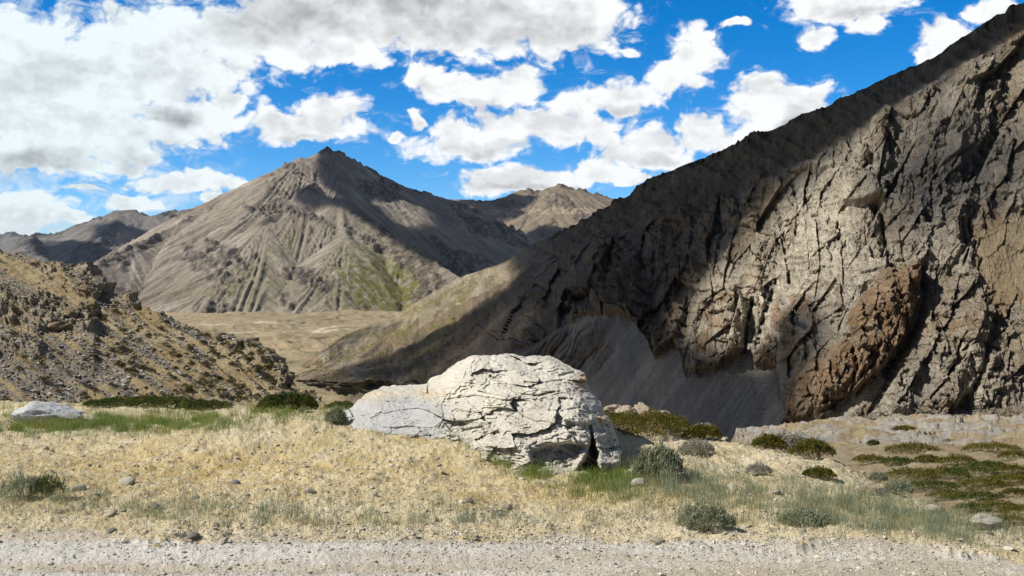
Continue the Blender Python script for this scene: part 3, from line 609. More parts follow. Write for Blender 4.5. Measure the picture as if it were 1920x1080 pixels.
# ================================================================== FOREGROUND: road, verge, plateau
plat = [(0,1080,6.85),(960,1080,6.85),(1920,1080,6.85),(0,1000,8.0),(960,1005,7.9),(1920,1030,7.6),(0,930,9.2),(480,930,9.3),(960,930,9.4),(1400,940,9.1),
        (0,860,11.2),(250,850,11.6),(500,860,11.2),(700,850,11.1),(860,840,11.2),(960,885,10.45),(1090,897,10.15),(1180,888,10.3),(1300,880,10.7),
        (100,812,13.1),(300,815,12.9),(400,792,12.7),(470,776,12.6),(560,782,12.4),(650,797,12.2),(760,808,11.9),(850,822,11.5),
        (100,790,14.4),(300,793,14.6),(440,785,15.4),(600,782,14.8),(700,775,15.5),(0,757,18.0),(250,757,18.0),(480,768,16.6),(600,768,16.8),(900,772,16.0),
        (1130,775,15.4),(1250,790,14.3),(1200,830,12.4),(1350,815,13.2),(1430,850,12.0),(1560,862,11.6),(1500,900,10.4),(1640,890,11.0),(1730,935,10.0),(1880,978,9.3),(2050,1020,8.6),(1700,960,9.1)]
PC = np.array([U(*p) for p in plat]); PC = np.concatenate([PC, np.array([[-14, 8, 0.], [-16, 16, -.1], [14, 5.5, -.35], [0, 2, 0.], [-12, 2, 0.], [12, 0, -.1], [0, -14, 0.], [-14, -12, 0.], [14, -12, 0.], [-7, 22, -.5], [6, 22, -.4], [16, 12, -1.2]])])
def _phi(r): return r * r * np.log(r + 1e-6)
_n = len(PC); _A = np.zeros((_n + 3, _n + 3)); _R = np.hypot(PC[:, None, 0] - PC[None, :, 0], PC[:, None, 1] - PC[None, :, 1])
_A[:_n, :_n] = _phi(_R) + np.eye(_n) * .25; _A[:_n, _n] = 1; _A[:_n, _n + 1] = PC[:, 0]; _A[:_n, _n + 2] = PC[:, 1]; _A[_n:, :_n] = _A[:_n, _n:].T
_w = np.linalg.solve(_A, np.concatenate([PC[:, 2], [0, 0, 0]]))
edge = [(-2600,752,19.5),(0,752,19.5),(420,753,19.),(600,764,17.5),(700,764,17.5),(1000,758,17.6),(1130,757,17),(1255,775,15.5),(1350,810,13.5),(1430,826,12.9),(1570,852,12.2),(1640,880,11.3),(1730,932,10.3),(1880,976,9.6),(2050,1010,8.9),(3000,1180,6)]
EP = [tuple(U(*p)[:2]) for p in edge] ; EPoly = EP + [(20, -40), (-60, -40), (-60, 19.5)]
def Gmac(x, y):
    sh = x.shape; x = x.ravel(); y = y.ravel(); out = np.empty(len(x))
    for c in range(0, len(x), 40000):
        xx, yy = x[c:c + 40000], y[c:c + 40000]; qx = np.clip(xx, -16, 16); qy = np.clip(yy, -14, 22)
        r = np.hypot(qx[:, None] - PC[None, :, 0], qy[:, None] - PC[None, :, 1])
        z = _phi(r) @ _w[:_n] + _w[_n] + _w[_n + 1] * qx + _w[_n + 2] * qy
        sd = -sdpoly(xx, yy, EPoly); k = .35; drop = .62 * np.where(sd > 4, sd, k * np.log1p(np.exp(np.clip(sd / k, -30, 30))))
        z = z - drop
        lim = -6.2 - 70 * sst(xx + .02 * yy, -14, 60) - .5 * np.maximum(np.hypot(xx, yy) - 50, 0); lim = np.maximum(lim, -95)
        out[c:c + 40000] = np.maximum(z, lim + .4 * (z - lim) * (z < lim) * 0)
    return out.reshape(sh)
def foreground():
    pyr = np.arange(1100, 742, -.85); r1 = 2.0 * F / (pyr - HZ)
    rr = np.concatenate([np.geomspace(.4, r1[0], 26)[:-1], r1, np.geomspace(r1[-1], 70, 60)[1:], np.geomspace(70, 320, 24)[1:]])
    ad = np.arange(-.53, .53, 1.35 / F); aa = np.concatenate([np.linspace(-math.pi, -.53, 90)[:-1], ad, np.linspace(.531, math.pi, 90)])
    A, R = np.meshgrid(aa, rr); X = R * np.sin(A); Y = R * np.cos(A); Z = Gmac(X, Y); PX, PY = proj(P3(X, Y, Z))
    rd = 1010 + 4 * np.sin(PX / 160.) + np.interp(PX, [-400, 0, 330, 900, 1500, 1920, 2400], [-45, -26, 4, -6, 12, 24, 44])
    yl = Y; roadline = np.interp(X / np.maximum(Y, 1), [-.7, -.5, -.33, 0, .3, .5, .7], [8.3, 8.05, 7.75, 7.8, 7.62, 7.4, 7.2])
    jag = fbm(P3(X * .9, Y * 1.3, 2), 6, g=.7) * .9
    road = sst(Y + jag, roadline + .12, roadline - .12) * (1 - sst(-Y, 3, 3.6))
    soft = 1 - road
    near = 1 - sst(R, 22, 40)
    Z = Z + near * soft * (fbm(P3(X * .9, Y * .9, 1), 4) * .14 + fbm(P3(X * 4, Y * 4, 4), 4) * .065 + fbm(P3(X * 17, Y * 17, 4), 4, g=.65) * .028) + near * road * (-.05 * np.exp(-((Y - 7.25 - .1 * np.sin(X * .4)) / .16) ** 2) + fbm(P3(X * .5, Y * 2.2, 1), 4) * .06 + fbm(P3(X * 5, Y * 6, 9), 3) * .02 + fbm(P3(X * 18, Y * 18, 7), 4, g=.65) * .013)
    # the small hollow in the road, right
    hx, hy = U(1450, 1048, 7.27)[:2]; Z -= .035 * np.exp(-((X - hx) / .22) ** 2 - ((Y - hy) / .05) ** 2) - .02 * np.exp(-((X - hx) / .3) ** 2 - ((Y - hy - .09) / .04) ** 2)
    Z += (1 - near) * fbm(P3(X / 6, Y / 6, 1), 5) * .9
    V = P3(X, Y, Z); PX, PY = proj(V)
    green = 1.2 * np.exp(-((PX - 250) / 200) ** 2 - ((PY - 790) / 18) ** 2) + .5 * np.exp(-((PX - 1500) / 380) ** 2 - ((PY - 945 - (PX - 1500) * .09) / 34) ** 2) + .35 * np.exp(-((PX - 60) / 130) ** 2 - ((PY - 915) / 30) ** 2)
    straw = np.exp(-((PX - 300) / 330) ** 2 - ((PY - 880) / 45) ** 2) + np.exp(-((PX - 1100) / 260) ** 2 - ((PY - 925) / 26) ** 2) + .6 * np.exp(-((PX - 750) / 300) ** 2 - ((PY - 860) / 40) ** 2)
    m = M('dry_ground'); n1 = m.noise(1.1, 6, .65); n2 = m.noise(9, 6, .7); n3 = m.noise(60, 4, .7); vb = m.vor(38); vc = m.vor(38, out='Color')
    c = m.mix(m.ramp(n1, .36, .64), (.42, .345, .195), (.56, .49, .335))
    c = m.mix(m.math('MULTIPLY', m.at('straw'), m.ramp(n2, .42, .6), True), c, (.47, .345, .13))
    c = m.mix(m.math('MULTIPLY', m.at('green'), m.ramp(n2, .45, .66, .0, .7), True), c, (.20, .19, .09))
    c = m.mix(m.ramp(n2, .58, .74, 0, .75), c, (.21, .165, .08)); n4 = m.noise(3.2, 5, .7); c = m.mix(m.ramp(n4, .56, .68, 0, .6), c, (.25, .215, .10)); c = m.mix(m.ramp(n4, .44, .34, 0, .5), c, (.50, .46, .36)); c = m.mix(m.ramp(vb, .28, .1, 0, .55), c, (.56, .50, .38))
    c = m.mix(.7, c, m.mix(m.ramp(n3, .3, .7), (.6, .6, .6), (1.3, 1.3, 1.3)), 'MULTIPLY')
    ground = m.done(c, m.bump(n2, .03, .8, m.bump(m.math('ADD', n3, m.ramp(vb, .3, .0, 0, .7)), .012, .9)))
    m = M('road_gravel'); n1 = m.noise(.9, 6, .6, m.map((.5, 2, 1))); n2 = m.noise(12, 6, .7); n3 = m.noise(90, 4, .7); vb = m.vor(55); v2 = m.vor(22)
    c = m.mix(m.ramp(n1, .40, .60), (.42, .375, .295), (.54, .515, .46)); band = m.noise(1.0, 4, .6, m.map((.16, 2.6, 1))); c = m.mix(m.ramp(band, .48, .62, 0, .75), c, (.43, .37, .265)); c = m.mix(m.ramp(band, .44, .34, 0, .6), c, (.57, .56, .53)); c = m.mix(m.ramp(n2, .55, .72, 0, .5), c, (.36, .31, .22))
    c = m.mix(m.ramp(vb, .30, .1, 0, .5), c, (.60, .58, .53)); c = m.mix(m.ramp(v2, .16, .05, 0, .35), c, (.27, .24, .20))
    c = m.mix(.6, c, m.mix(m.ramp(n3, .3, .7), (.65, .65, .65), (1.25, 1.25, 1.25)), 'MULTIPLY')
    rmat = m.done(c, m.bump(n2, .02, .8, m.bump(m.math('ADD', n3, m.ramp(vb, .3, .0, 0, .8)), .010, .9)))
    rk = road[:-1, :-1] > .5
    terrain_simple('ground', V, ground, dict(green=green, straw=straw), keep=~rk, flip=True)
    terrain_simple('gravel_road', V, rmat, keep=rk, flip=True)
    dense = (A > -.52) & (A < .52) & (R > 6.2) & (R < 26)
    mn = np.minimum.accumulate(np.where(PY > 0, PY, 9999), 0); vis = dense & (PY <= mn + .4)
    return V[vis], PX[vis], PY[vis], road[vis]
GV, GX, GY, GR = foreground()
def hit(px, py):
    i = np.argmin((GX - px) ** 2 + (GY - py) ** 2 * 2); return GV[i]

# ================================================================== leaf, stone and blade kits
def leaf_mat(name, c1, c2, c3, sc=30):
    m = M(name, .8); n = m.noise(sc, 3, .6); c = m.mix(m.ramp(m.at('tone'), 0, 1), c1, c2); c = m.mix(m.ramp(n, .5, .7), c, c3)
    m.L.new(c, m.b.inputs['Base Color'])
    t = m.N.new('ShaderNodeBsdfTranslucent'); m.L.new(c, t.inputs[0]); mx = m.N.new('ShaderNodeMixShader'); mx.inputs[0].default_value = .25
    m.L.new(m.b.outputs[0], mx.inputs[1]); m.L.new(t.outputs[0], mx.inputs[2]); m.L.new(mx.outputs[0], m.N['Material Output'].inputs[0]); return m.m
lm_cush = leaf_mat('cushion_leaves', (.055, .060, .010), (.135, .125, .018), (.22, .145, .035), 7)
lm_dark = leaf_mat('dark_leaves', (.035, .055, .014), (.075, .10, .02), (.13, .12, .025), 6)
lm_sage = leaf_mat('sage_leaves', (.15, .18, .105), (.36, .38, .26), (.27, .26, .14), 12)
lm_grey = leaf_mat('grey_leaves', (.27, .26, .20), (.42, .41, .34), (.25, .20, .11), 12)
lm_hill = leaf_mat('hill_shrub_leaves', (.045, .045, .016), (.095, .085, .03), (.15, .11, .04), 5)
gm_straw = leaf_mat('straw_blades', (.44, .31, .10), (.68, .56, .30), (.36, .31, .12), 3)
gm_green = leaf_mat('green_blades', (.09, .16, .025), (.25, .31, .07), (.33, .29, .10), 2)
gm_teal = leaf_mat('grey_green_blades', (.15, .20, .12), (.36, .385, .25), (.46, .40, .20), 5)
stem_m = (lambda m: m.done(m.mix(m.noise(40), (.10, .07, .04), (.22, .17, .10))))(M('dry_stems'))
def tris_from(centers, dirs, ups, L, Wd):
    """one long pointed leaf (4 points, 2 triangles) per centre"""
    side = np.cross(dirs, ups); side /= np.linalg.norm(side, axis=1)[:, None] + 1e-9
    a = centers; b = centers + dirs * (L * .5)[:, None] + side * (Wd * .5)[:, None]; c = centers + dirs * (L * .5)[:, None] - side * (Wd * .5)[:, None]; d = centers + dirs * L[:, None]
    n = len(a); v = np.stack([a, b, d, c], 1).reshape(-1, 3); i = np.arange(n)[:, None] * 4
    return v, (i + np.array([[0, 1, 2, 3]]))
def unit(n, up=0.0):
    v = rng.normal(size=(n, 3)); v[:, 2] = v[:, 2] + up; return v / np.linalg.norm(v, axis=1)[:, None]
def cushion_mesh(name, w, dpt, h, n, leaf, lump=.35, up=.6, wl=.34):
    th = rng.uniform(0, 2 * math.pi, n); q = np.sqrt(rng.uniform(0, 1, n)); sd = rng.uniform(0, 90)
    rim = 1 + .28 * gn(P3(np.cos(th) * 1.6, np.sin(th) * 1.6, sd)) + .12 * gn(P3(np.cos(th) * 5, np.sin(th) * 5, sd))
    x = np.cos(th) * q * rim; y = np.sin(th) * q * rim
    top = np.sqrt(np.clip(1 - (q * .98) ** 2.4, 0, 1)) * (1 + lump * gn(P3(x * 2.6 * max(1, w / dpt), y * 2.6, sd)) * 1.3 + .2 * gn(P3(x * 9, y * 9, sd)))
    z = top * rng.uniform(.15, 1.0, n) ** .35
    c = np.stack([x * w / 2, y * dpt / 2, z * h], 1)
    d = unit(n, up) ; L = leaf * rng.uniform(.6, 1.5, n)
    v, f = tris_from(c, d, unit(n), L, L * wl)
    me = mesh_np(name, v, f, False); attr(me, 'tone', np.repeat(np.clip(.5 + .9 * gn(P3(x * 3, y * 3, sd + 4)) + rng.normal(0, .22, n), 0, 1), 4)); return me
def stems_mesh(name, w, dpt, h, n):
    a = rng.uniform(0, 6.28, n); q = rng.uniform(.1, .75, n); e = np.stack([np.cos(a) * q * w / 2, np.sin(a) * q * dpt / 2, h * rng.uniform(.4, .8, n)], 1)
    b = np.stack([np.cos(a) * w * .05, np.sin(a) * w * .05, np.full(n, -.02)], 1); dr = e - b; L = np.linalg.norm(dr, axis=1)
    v, f = tris_from(b, dr / L[:, None], unit(n), L, np.full(n, w * .025)); return mesh_np(name, v, f, False)
def shrub(name, px, py, wpx, hpx, mat, n, label, cat, group=None, leafpx=7, dep=None, P=None, lump=.35, up=.6, sink=.03, stems=True):
    """shrub whose foot is seen at px, py (lower middle of its outline)"""
    p = hit(px, py) if P is None else P
    s = p[1] / F; w = wpx * s; h = hpx * s; dd = dep or w * .6
    p = p + np.array([0, dd * .35, -h * sink])
    r = bpy.data.objects.new(name, None); COL.objects.link(r); r.location = tuple(p); tag(r, label, cat, group)
    link('foliage', cushion_mesh('foliage', w, dd, h, int(n * 2.6), leafpx * s * (.55 if up < 1 else .8), lump, up, .34 if up < 1 else .15), mat, r)
    if stems: link('stem', stems_mesh('stem', w, dd, h, 14), stem_m, r)
    return r
def rock_mesh(name, sub, seed, dims=(1, 1, 1), planes=14, rough=.05, nf=2.2, strat=0.0):
    r = np.random.default_rng(seed); import bmesh
    bm = bmesh.new(); bmesh.ops.create_icosphere(bm, subdivisions=sub, radius=1); v = np.array([q.co[:] for q in bm.verts]); f = np.array([[q.index for q in p.verts] for p in bm.faces]); bm.free()
    n = r.normal(size=(planes, 3)); n /= np.linalg.norm(n, axis=1)[:, None]; hgt = r.uniform(.62, .98, planes)
    dn = v @ n.T; rad = np.min(np.where(dn > .05, hgt / np.maximum(dn, .05), 9), axis=1); rad = np.minimum(rad, 1.12)
    rad = rad * (1 + rough * 2.2 * fbm(v * nf + seed, 4)) 
    v = v * rad[:, None] * np.array(dims)
    if strat: v = v * (1 + strat * (ridged(P3(v[:, 0] * .6, v[:, 1] * .6, v[:, 2] * 7 + seed), 3) - .5))[:, None]
    return mesh_np(name, v, f, sub > 2)
def stone_mat(name, c1, c2, c3, sc=9):
    m = M(name, .9); oi = m.N.new('ShaderNodeObjectInfo'); n = m.noise(sc, 6, .65); n2 = m.noise(sc * 6, 4, .7)
    c = m.mix(m.ramp(n, .38, .62), c1, c2); c = m.mix(m.ramp(oi.outputs['Random'], 0, 1, 0, .7), c, c3); c = m.mix(.5, c, m.mix(m.ramp(n2, .3, .7), (.6, .6, .6), (1.3, 1.3, 1.3)), 'MULTIPLY')
    return m.done(c, m.bump(m.math('ADD', n, m.math('MULTIPLY', n2, .4)), .25 / sc, .8))
sm_pale = stone_mat('pale_stone', (.42, .38, .30), (.60, .57, .50), (.40, .34, .25), 14)
sm_grey = stone_mat('grey_stone', (.17, .17, .17), (.30, .29, .28), (.22, .19, .16), 14)
sm_tan = stone_mat('tan_ledge', (.44, .33, .20), (.60, .50, .37), (.42, .36, .28), 5)
sm_out = stone_mat('dark_outcrop', (.17, .125, .075), (.29, .23, .15), (.20, .15, .10), 1.4)
sm_rub = stone_mat('rubble', (.16, .15, .14), (.30, .28, .25), (.22, .18, .13), 3)

# ------------------------------------------------------------------ the big boulder
def boulder():
    sil = [(618,796),(624,783),(640,772),(654,767),(668,757),(680,744),(694,733),(718,726),(745,722),(775,722),(800,720),(806,710),(830,700),(846,688),(858,678),(874,670),(905,666),(940,664),(962,663),(985,667),(1032,667),(1046,675),(1062,684),(1084,692),(1096,700),
           (1101,722),(1112,738),(1126,754),(1136,776),(1148,796),(1158,818),(1164,842),(1166,866),(1162,890),(1140,906),(1104,914),(1060,914),(1010,908),(950,886),(900,856),(860,840),(800,830),(740,822),(690,820),(655,817),(620,812)]
    sil = np.array(sil, float); cx, cy = 930., 790.
    K = [(625,790,12.4),(660,798,12.1),(650,778,12.45),(700,790,12.15),(760,800,11.9),(830,815,11.55),(880,832,11.2),(940,865,10.7),(1010,893,10.3),(1090,900,10.15),(1160,885,10.45),(1000,800,10.75),(900,780,11.3),(800,765,12.0),(720,755,12.4),(690,738,12.8),(745,724,12.95),(800,722,12.9),
         (850,690,12.6),(940,666,12.5),(1060,686,12.1),(1095,712,11.8),(1030,690,12.0),(950,705,12.0),(1100,790,10.75),(1150,830,10.8),(900,725,11.95),(1060,730,11.35),(1080,760,10.95),(1030,848,10.45),(960,820,10.7),(1120,745,11.5)]
    kx = np.array([k[0] for k in K]) / 60.; ky = np.array([k[1] for k in K]) / 60.; kz = np.array([k[2] for k in K])
    n = len(K); A = np.zeros((n + 3, n + 3)); A[:n, :n] = _phi(np.hypot(kx[:, None] - kx, ky[:, None] - ky)) + np.eye(n) * .15; A[:n, n] = 1; A[:n, n + 1] = kx; A[:n, n + 2] = ky; A[n:, :n] = A[:n, n:].T
    wv = np.linalg.solve(A, np.concatenate([kz, [0, 0, 0]]))
    def dep(px, py):
        r = np.hypot(px[..., None] / 60. - kx, py[..., None] / 60. - ky); return _phi(r) @ wv[:n] + wv[n] + wv[n + 1] * px / 60. + wv[n + 2] * py / 60.
    NT = 900; seg = np.r_[0, np.cumsum(np.hypot(*np.diff(np.vstack([sil, sil[:1]]), axis=0).T))]; t = np.linspace(0, seg[-1], NT, endpoint=False)
    cl = np.vstack([sil, sil[:1]]); sx = np.interp(t, seg, cl[:, 0]); sy = np.interp(t, seg, cl[:, 1])
    jx = fbm(P3(t / 28, 0 * t, 1), 5, g=.65) * 9; jy = fbm(P3(t / 28, 0 * t, 8), 5, g=.65) * 9; sx += jx; sy += jy
    kk = np.ones(3) / 3; sx = np.convolve(np.r_[sx[-1:], sx, sx[:1]], kk, 'valid'); sy = np.convolve(np.r_[sy[-1:], sy, sy[:1]], kk, 'valid')
    rho = np.concatenate([np.linspace(.004, .9, 190), 1 - .1 * (1 - np.linspace(0, 1, 60)) ** 1.6]); rho = np.unique(np.round(rho, 6))
    PX = cx + rho[:, None] * (sx - cx)[None]; PY = cy + rho[:, None] * (sy - cy)[None]
    D = dep(PX, PY)
    rim = 1 - np.sqrt(np.clip(1 - np.clip((rho[:, None] - .72) / .28, 0, 1) ** 2, 0, 1)); edgew = sst(-(PY - 860), -20, 60)
    D = D + rim * (.30 * edgew + .05)
    # layered, split face
    u = (PX - 900) / 60.; w = (PY - 780 - .13 * (PX - 900)) / 60.
    a1 = fbm(P3(u * .8, w * .8, 3), 4); a2 = fbm(P3(u * .8, w * .8, 13), 4)
    e1, c1, t1 = vor(u * .75 + .5 * a1, w * 1.9 + .6 * a2, 3); e2, c2, t2 = vor(u * 2.2 + a1, w * 4.6 + a2, 4); e3, c3, t3 = vor(u * 7 + 2 * a1, w * 12 + 2 * a2, 5)
    br = sst(fbm(P3(u * 1.3, w * 1.6, 30), 3), -.12, .25)
    slab = 1 - sst(PX + 40 * fbm(P3(PX / 25, PY / 25, 88), 3), 805, 850)                     # the smoother bluish slab on the left
    lay = w * 2.6 + 1.5 * a1; lf = lay - np.floor(lay); ledge = sst(lf, .0, .12) * (1 - lf) 
    def quant(n_, k_, sharp=.8):
        q_ = n_ * k_; f_ = q_ - np.floor(q_); return (np.floor(q_) + sst(f_, sharp, 1.0)) / k_
    disp = t1 * .20 + (c1 - .5) * .05 + quant(fbm(P3(u * .9, w * 1.7, 51), 3), 5) * .17 + quant(fbm(P3(u * 2.2, w * 5, 53), 3), 4) * .06 * br + t2 * .045 * (.15 + br) + t3 * .016 * (.2 + br) + ledge * .035 * (.2 + br) + fbm(P3(u * 7, w * 10, 1), 5, g=.65) * .04
    disp -= .045 * (1 - sst(e1, 0, .04)) * sst(c1, .7, .9) + .02 * (1 - sst(e2, 0, .09)) * br * sst(c2, .6, .8)
    disp *= 1 - .5 * slab
    for pl, ww, am in [([(806,712),(828,720),(840,738),(829,760),(834,785),(824,800)], 2.5, .05), ([(1050,705),(1075,698),(1092,704)], 4, .16), ([(920,705),(950,722),(975,740),(1010,742),(1040,735)], 3.5, .14), ([(985,716),(1020,718),(1060,712)], 3, .10),
                       ([(840,748),(890,742),(940,752),(990,752)], 2.5, .08), ([(850,770),(900,775),(945,782)], 2.5, .07), ([(870,806),(905,800),(915,812)], 4, .12), ([(1108,800),(1112,830),(1098,860)], 4, .18), ([(1055,770),(1090,765),(1120,775)], 3, .06)]:
        d_, _ = dpoly(PX + 5 * a1, PY + 5 * a2, pl); disp -= am * .6 * (1 - sst(d_, ww * .2, ww * 1.1))
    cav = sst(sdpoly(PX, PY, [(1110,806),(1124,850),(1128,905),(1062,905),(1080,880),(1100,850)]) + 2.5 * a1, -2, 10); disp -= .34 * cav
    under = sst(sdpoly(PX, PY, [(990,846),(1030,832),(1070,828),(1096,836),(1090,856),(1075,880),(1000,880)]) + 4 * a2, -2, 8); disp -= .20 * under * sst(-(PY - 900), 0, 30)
    under2 = sst(sdpoly(PX, PY, [(1064,790),(1100,792),(1112,806),(1090,812),(1060,806)]), -2, 8); disp -= .1 * under2
    fade = 1 - sst(rho[:, None], .985, 1.0) * .9
    D = D - disp * fade
    front = np.stack([(PX - CX) / F * D, D, CAMZ + (HZ - PY) / F * D], -1)
    # back: mirrored bulge going away from the viewer
    rb = np.linspace(1, .03, 60)[1:]; bx = cx + rb[:, None] * (sx - cx)[None]; by = cy + rb[:, None] * (sy - cy)[None]
    eq = front[-1]; th = np.arccos(rb)[:, None]; cen = eq.mean(0) 
    c3d = np.array([eq[:, 0].mean(), 0, .35]); 
    bk = np.stack([c3d[0] + (eq[:, 0] - c3d[0])[None] * rb[:, None], eq[:, 1][None] * rb[:, None] + (1 - rb[:, None]) * 12.4 + np.sin(th) * 1.1, c3d[2] + (eq[:, 2] - c3d[2])[None] * rb[:, None] - .25 * np.sin(th)], -1)
    bk += fbm(bk * 1.6, 4)[..., None] * .25 * np.sin(th)[..., None]
    Vt = np.concatenate([front, bk]); nr = len(Vt)
    i = np.arange(nr - 1)[:, None] * NT + np.arange(NT)[None]; j = np.arange(nr - 1)[:, None] * NT + (np.arange(NT)[None] + 1) % NT
    f = np.stack([i, j, j + NT, i + NT], -1).reshape(-1, 4)
    me = mesh_np('boulder', Vt.reshape(-1, 3), f); pad = nr - len(front)
    z2 = lambda a: np.concatenate([a, np.repeat(a[-1:], pad, 0)]).ravel()
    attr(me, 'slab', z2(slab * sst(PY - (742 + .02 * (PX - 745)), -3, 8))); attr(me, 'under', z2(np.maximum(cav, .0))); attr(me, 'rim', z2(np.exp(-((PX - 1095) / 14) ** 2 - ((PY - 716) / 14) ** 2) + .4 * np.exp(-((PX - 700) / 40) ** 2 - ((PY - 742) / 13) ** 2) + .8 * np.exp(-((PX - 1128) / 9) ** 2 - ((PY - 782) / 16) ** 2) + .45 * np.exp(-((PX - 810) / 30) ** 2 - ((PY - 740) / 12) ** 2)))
    attr(me, 'broken', z2(br)); attr(me, 'u', z2(u)); attr(me, 'w', z2(w))
    m = M('boulder_stone', .9); n1 = m.noise(1.7, 6, .62); n2 = m.noise(9, 7, .68); n3 = m.noise(45, 5, .7)
    cb = m.N.new('ShaderNodeCombineXYZ'); m.L.new(m.at('u'), cb.inputs[0]); m.L.new(m.at('w'), cb.inputs[1]); st = m.noise(1.6, 6, .66, m.map((.5, 3.5, 1), co=cb.outputs[0]), .8)
    c = m.mix(m.ramp(n1, .38, .64), (.48, .45, .385), (.62, .59, .51)); c = m.mix(m.math('MULTIPLY', m.at('slab'), m.ramp(n2, .2, .5, .5, .9), True), c, (.43, .435, .43))
    c = m.mix(m.math('MULTIPLY', m.at('rim'), m.ramp(n2, .35, .55), True), c, (.52, .33, .12)); c = m.mix(m.ramp(n1, .60, .72, 0, .45), c, (.60, .52, .36))
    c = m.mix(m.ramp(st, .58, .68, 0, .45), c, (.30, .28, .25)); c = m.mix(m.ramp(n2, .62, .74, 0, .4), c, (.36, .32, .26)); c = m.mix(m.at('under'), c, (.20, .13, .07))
    c = m.mix(.5, c, m.mix(m.ramp(n3, .3, .7), (.65, .65, .65), (1.25, 1.25, 1.25)), 'MULTIPLY')
    h = m.math('ADD', m.math('MULTIPLY', n2, .9), m.math('ADD', m.math('MULTIPLY', n3, .28), m.math('MULTIPLY', st, -.5)))
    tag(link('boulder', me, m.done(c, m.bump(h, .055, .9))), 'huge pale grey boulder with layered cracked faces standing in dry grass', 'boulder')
boulder()

# ================================================================== LEFT HILL
hc = [(-260,440,76),(-120,455,76),(0,470,75),(30,471,75),(60,482,73),(100,500,72),(125,512,71),(150,514,70),(175,530,69),(186,544,69),(200,552,68),(260,570,66),(300,584,65),(350,604,64),(400,628,63),(425,634,62),(455,648,61),(480,654,60),(510,668,59),(523,682,58),(535,700,57),(548,716,56),(560,726,55),(590,742,54),(640,775,52)]
hb = [(-260,780,44),(0,775,47),(200,772,49),(400,775,51),(520,778,52),(590,780,52.5),(640,795,51.5)]
def left_hill():
    px = np.arange(-260, 641, 1.5); a = curve(hc, px); b = curve(hb, px); bk = a + np.array([-6, 30., -16]); fl = b + np.array([0., -3, -1.2])
    parts = [(bk, a, 30), (a, b, 330), (b, fl, 6)]; V = []; vv = []
    for si, (p, q, n) in enumerate(parts):
        t = np.linspace(0, 1, n, endpoint=si == 2)[:, None, None]; V.append(p * (1 - t) + q * t); vv.append(si + t[:, 0, 0])
    V = np.concatenate(V); v = np.concatenate(vv)[:, None] + 0 * px[None]; X, Y, Z = V[..., 0], V[..., 1], V[..., 2]; PX, PY = proj(V)
    # outcrops of dark rock
    oc = np.zeros(X.shape); w1 = fbm(P3(PX / 30, PY / 30, 3), 4)
    for (x, y, rx, ry, am) in [(60,590,75,34,.75), (15,560,45,28,.6), (130,600,44,32,.7), (158,534,34,20,1.), (188,546,22,15,1.), (240,566,26,7,.8), (410,638,10,6,.5), (450,656,24,6,.4), (505,680,20,8,.5), (535,708,14,10,.6), (30,650,60,22,.5), (110,510,30,8,.5)]:
        q = np.hypot((PX - x) / rx, (PY - y) / ry) + .9 * w1; oc = np.maximum(oc, am * (1 - sst(q, .7, 1.15)))
    rn = ridged(P3(X / 2.4, Y / 2.4, Z / 1.6), 5); e, c_, t_ = vor(PX / 16 + w1, PY / 12, 6); e2, c2, t2 = vor(PX / 6 + w1, PY / 5, 7)
    D = fbm(P3(X / 9, Y / 9, Z / 9), 4) * 1.2 + fbm(P3(X / 1.6, Y / 1.6, Z / 1.6), 5) * .35 + oc * (.5 + (rn - .45) * .6 + t_ * .6 + t2 * .3) + np.exp(-((v - 1.) / .05) ** 2) * (ridged(P3(X / 1.3, Y / 1.3, 0), 3) - .5) * .5
    fur = PX * .62 + PY * .2 - PY * 0; run = PX - PY * 1.35
    D += fbm(P3(run / 30, PY / 150, 3), 4) * .5
    n = gnormal(V); n *= np.sign(n[..., 2:3]); n[..., 1] -= .6; n /= np.linalg.norm(n, axis=-1)[..., None]
    V = V + n * (D * (v < 2.5))[..., None]
    rubble = sst(fbm(P3(run / 26, PY / 120, 9), 5) + .35 * np.exp(-((PX - 90) / 130) ** 2 - ((PY - 700) / 60) ** 2) - .25 * np.exp(-((PX - 480) / 100) ** 2), .0, .14)
    m = M('hill_soil'); n1 = m.noise(.25, 6, .6); n2 = m.noise(1.6, 7, .7); n3 = m.noise(8, 4, .7); vb = m.vor(3.2)
    c = m.mix(m.ramp(n1, .4, .6), (.285, .215, .11), (.37, .30, .185)); c = m.mix(m.ramp(n2, .54, .68, 0, .8), c, (.125, .105, .06))
    c = m.mix(m.math('MULTIPLY', m.at('rubble'), m.ramp(n2, .36, .52), True), c, m.mix(m.ramp(vb, .1, .35), (.36, .335, .295), (.19, .17, .145)))
    c = m.mix(m.at('oc'), c, m.mix(m.ramp(n2, .38, .6), (.22, .18, .125), (.42, .36, .26)))
    c = m.mix(.6, c, m.mix(m.ramp(n3, .3, .7), (.55, .55, .55), (1.35, 1.35, 1.35)), 'MULTIPLY')
    terrain_simple('hillside', V, m.done(c, m.bump(n2, .5, .9, m.bump(n3, .1, .8))), dict(rubble=rubble, oc=oc))
    PX, PY = proj(V); vis = (v > 1.0) & (v < 2.0) & (PX > 0) & (PX < 610) & (PY < 755)
    return V[vis], PX[vis], PY[vis], oc[vis], rubble[vis]
HV, HX, HY, HO, HR = left_hill()
def hillhit(px, py): return HV[np.argmin((HX - px) ** 2 + (HY - py) ** 2)]
protos = [cushion_mesh('foliage', 1., .8, .55, 150, .20, .3, .4) for _ in range(5)]
for p_ in protos: p_.materials.append(lm_hill)
wt = (1 - HO) * (.25 + np.exp(-((HX - 420) / 130) ** 2) * sst(HY - 560, 0, 60)) * (HX < 590); wt /= wt.sum()
pick = rng.choice(len(HV), 290, replace=False, p=wt)
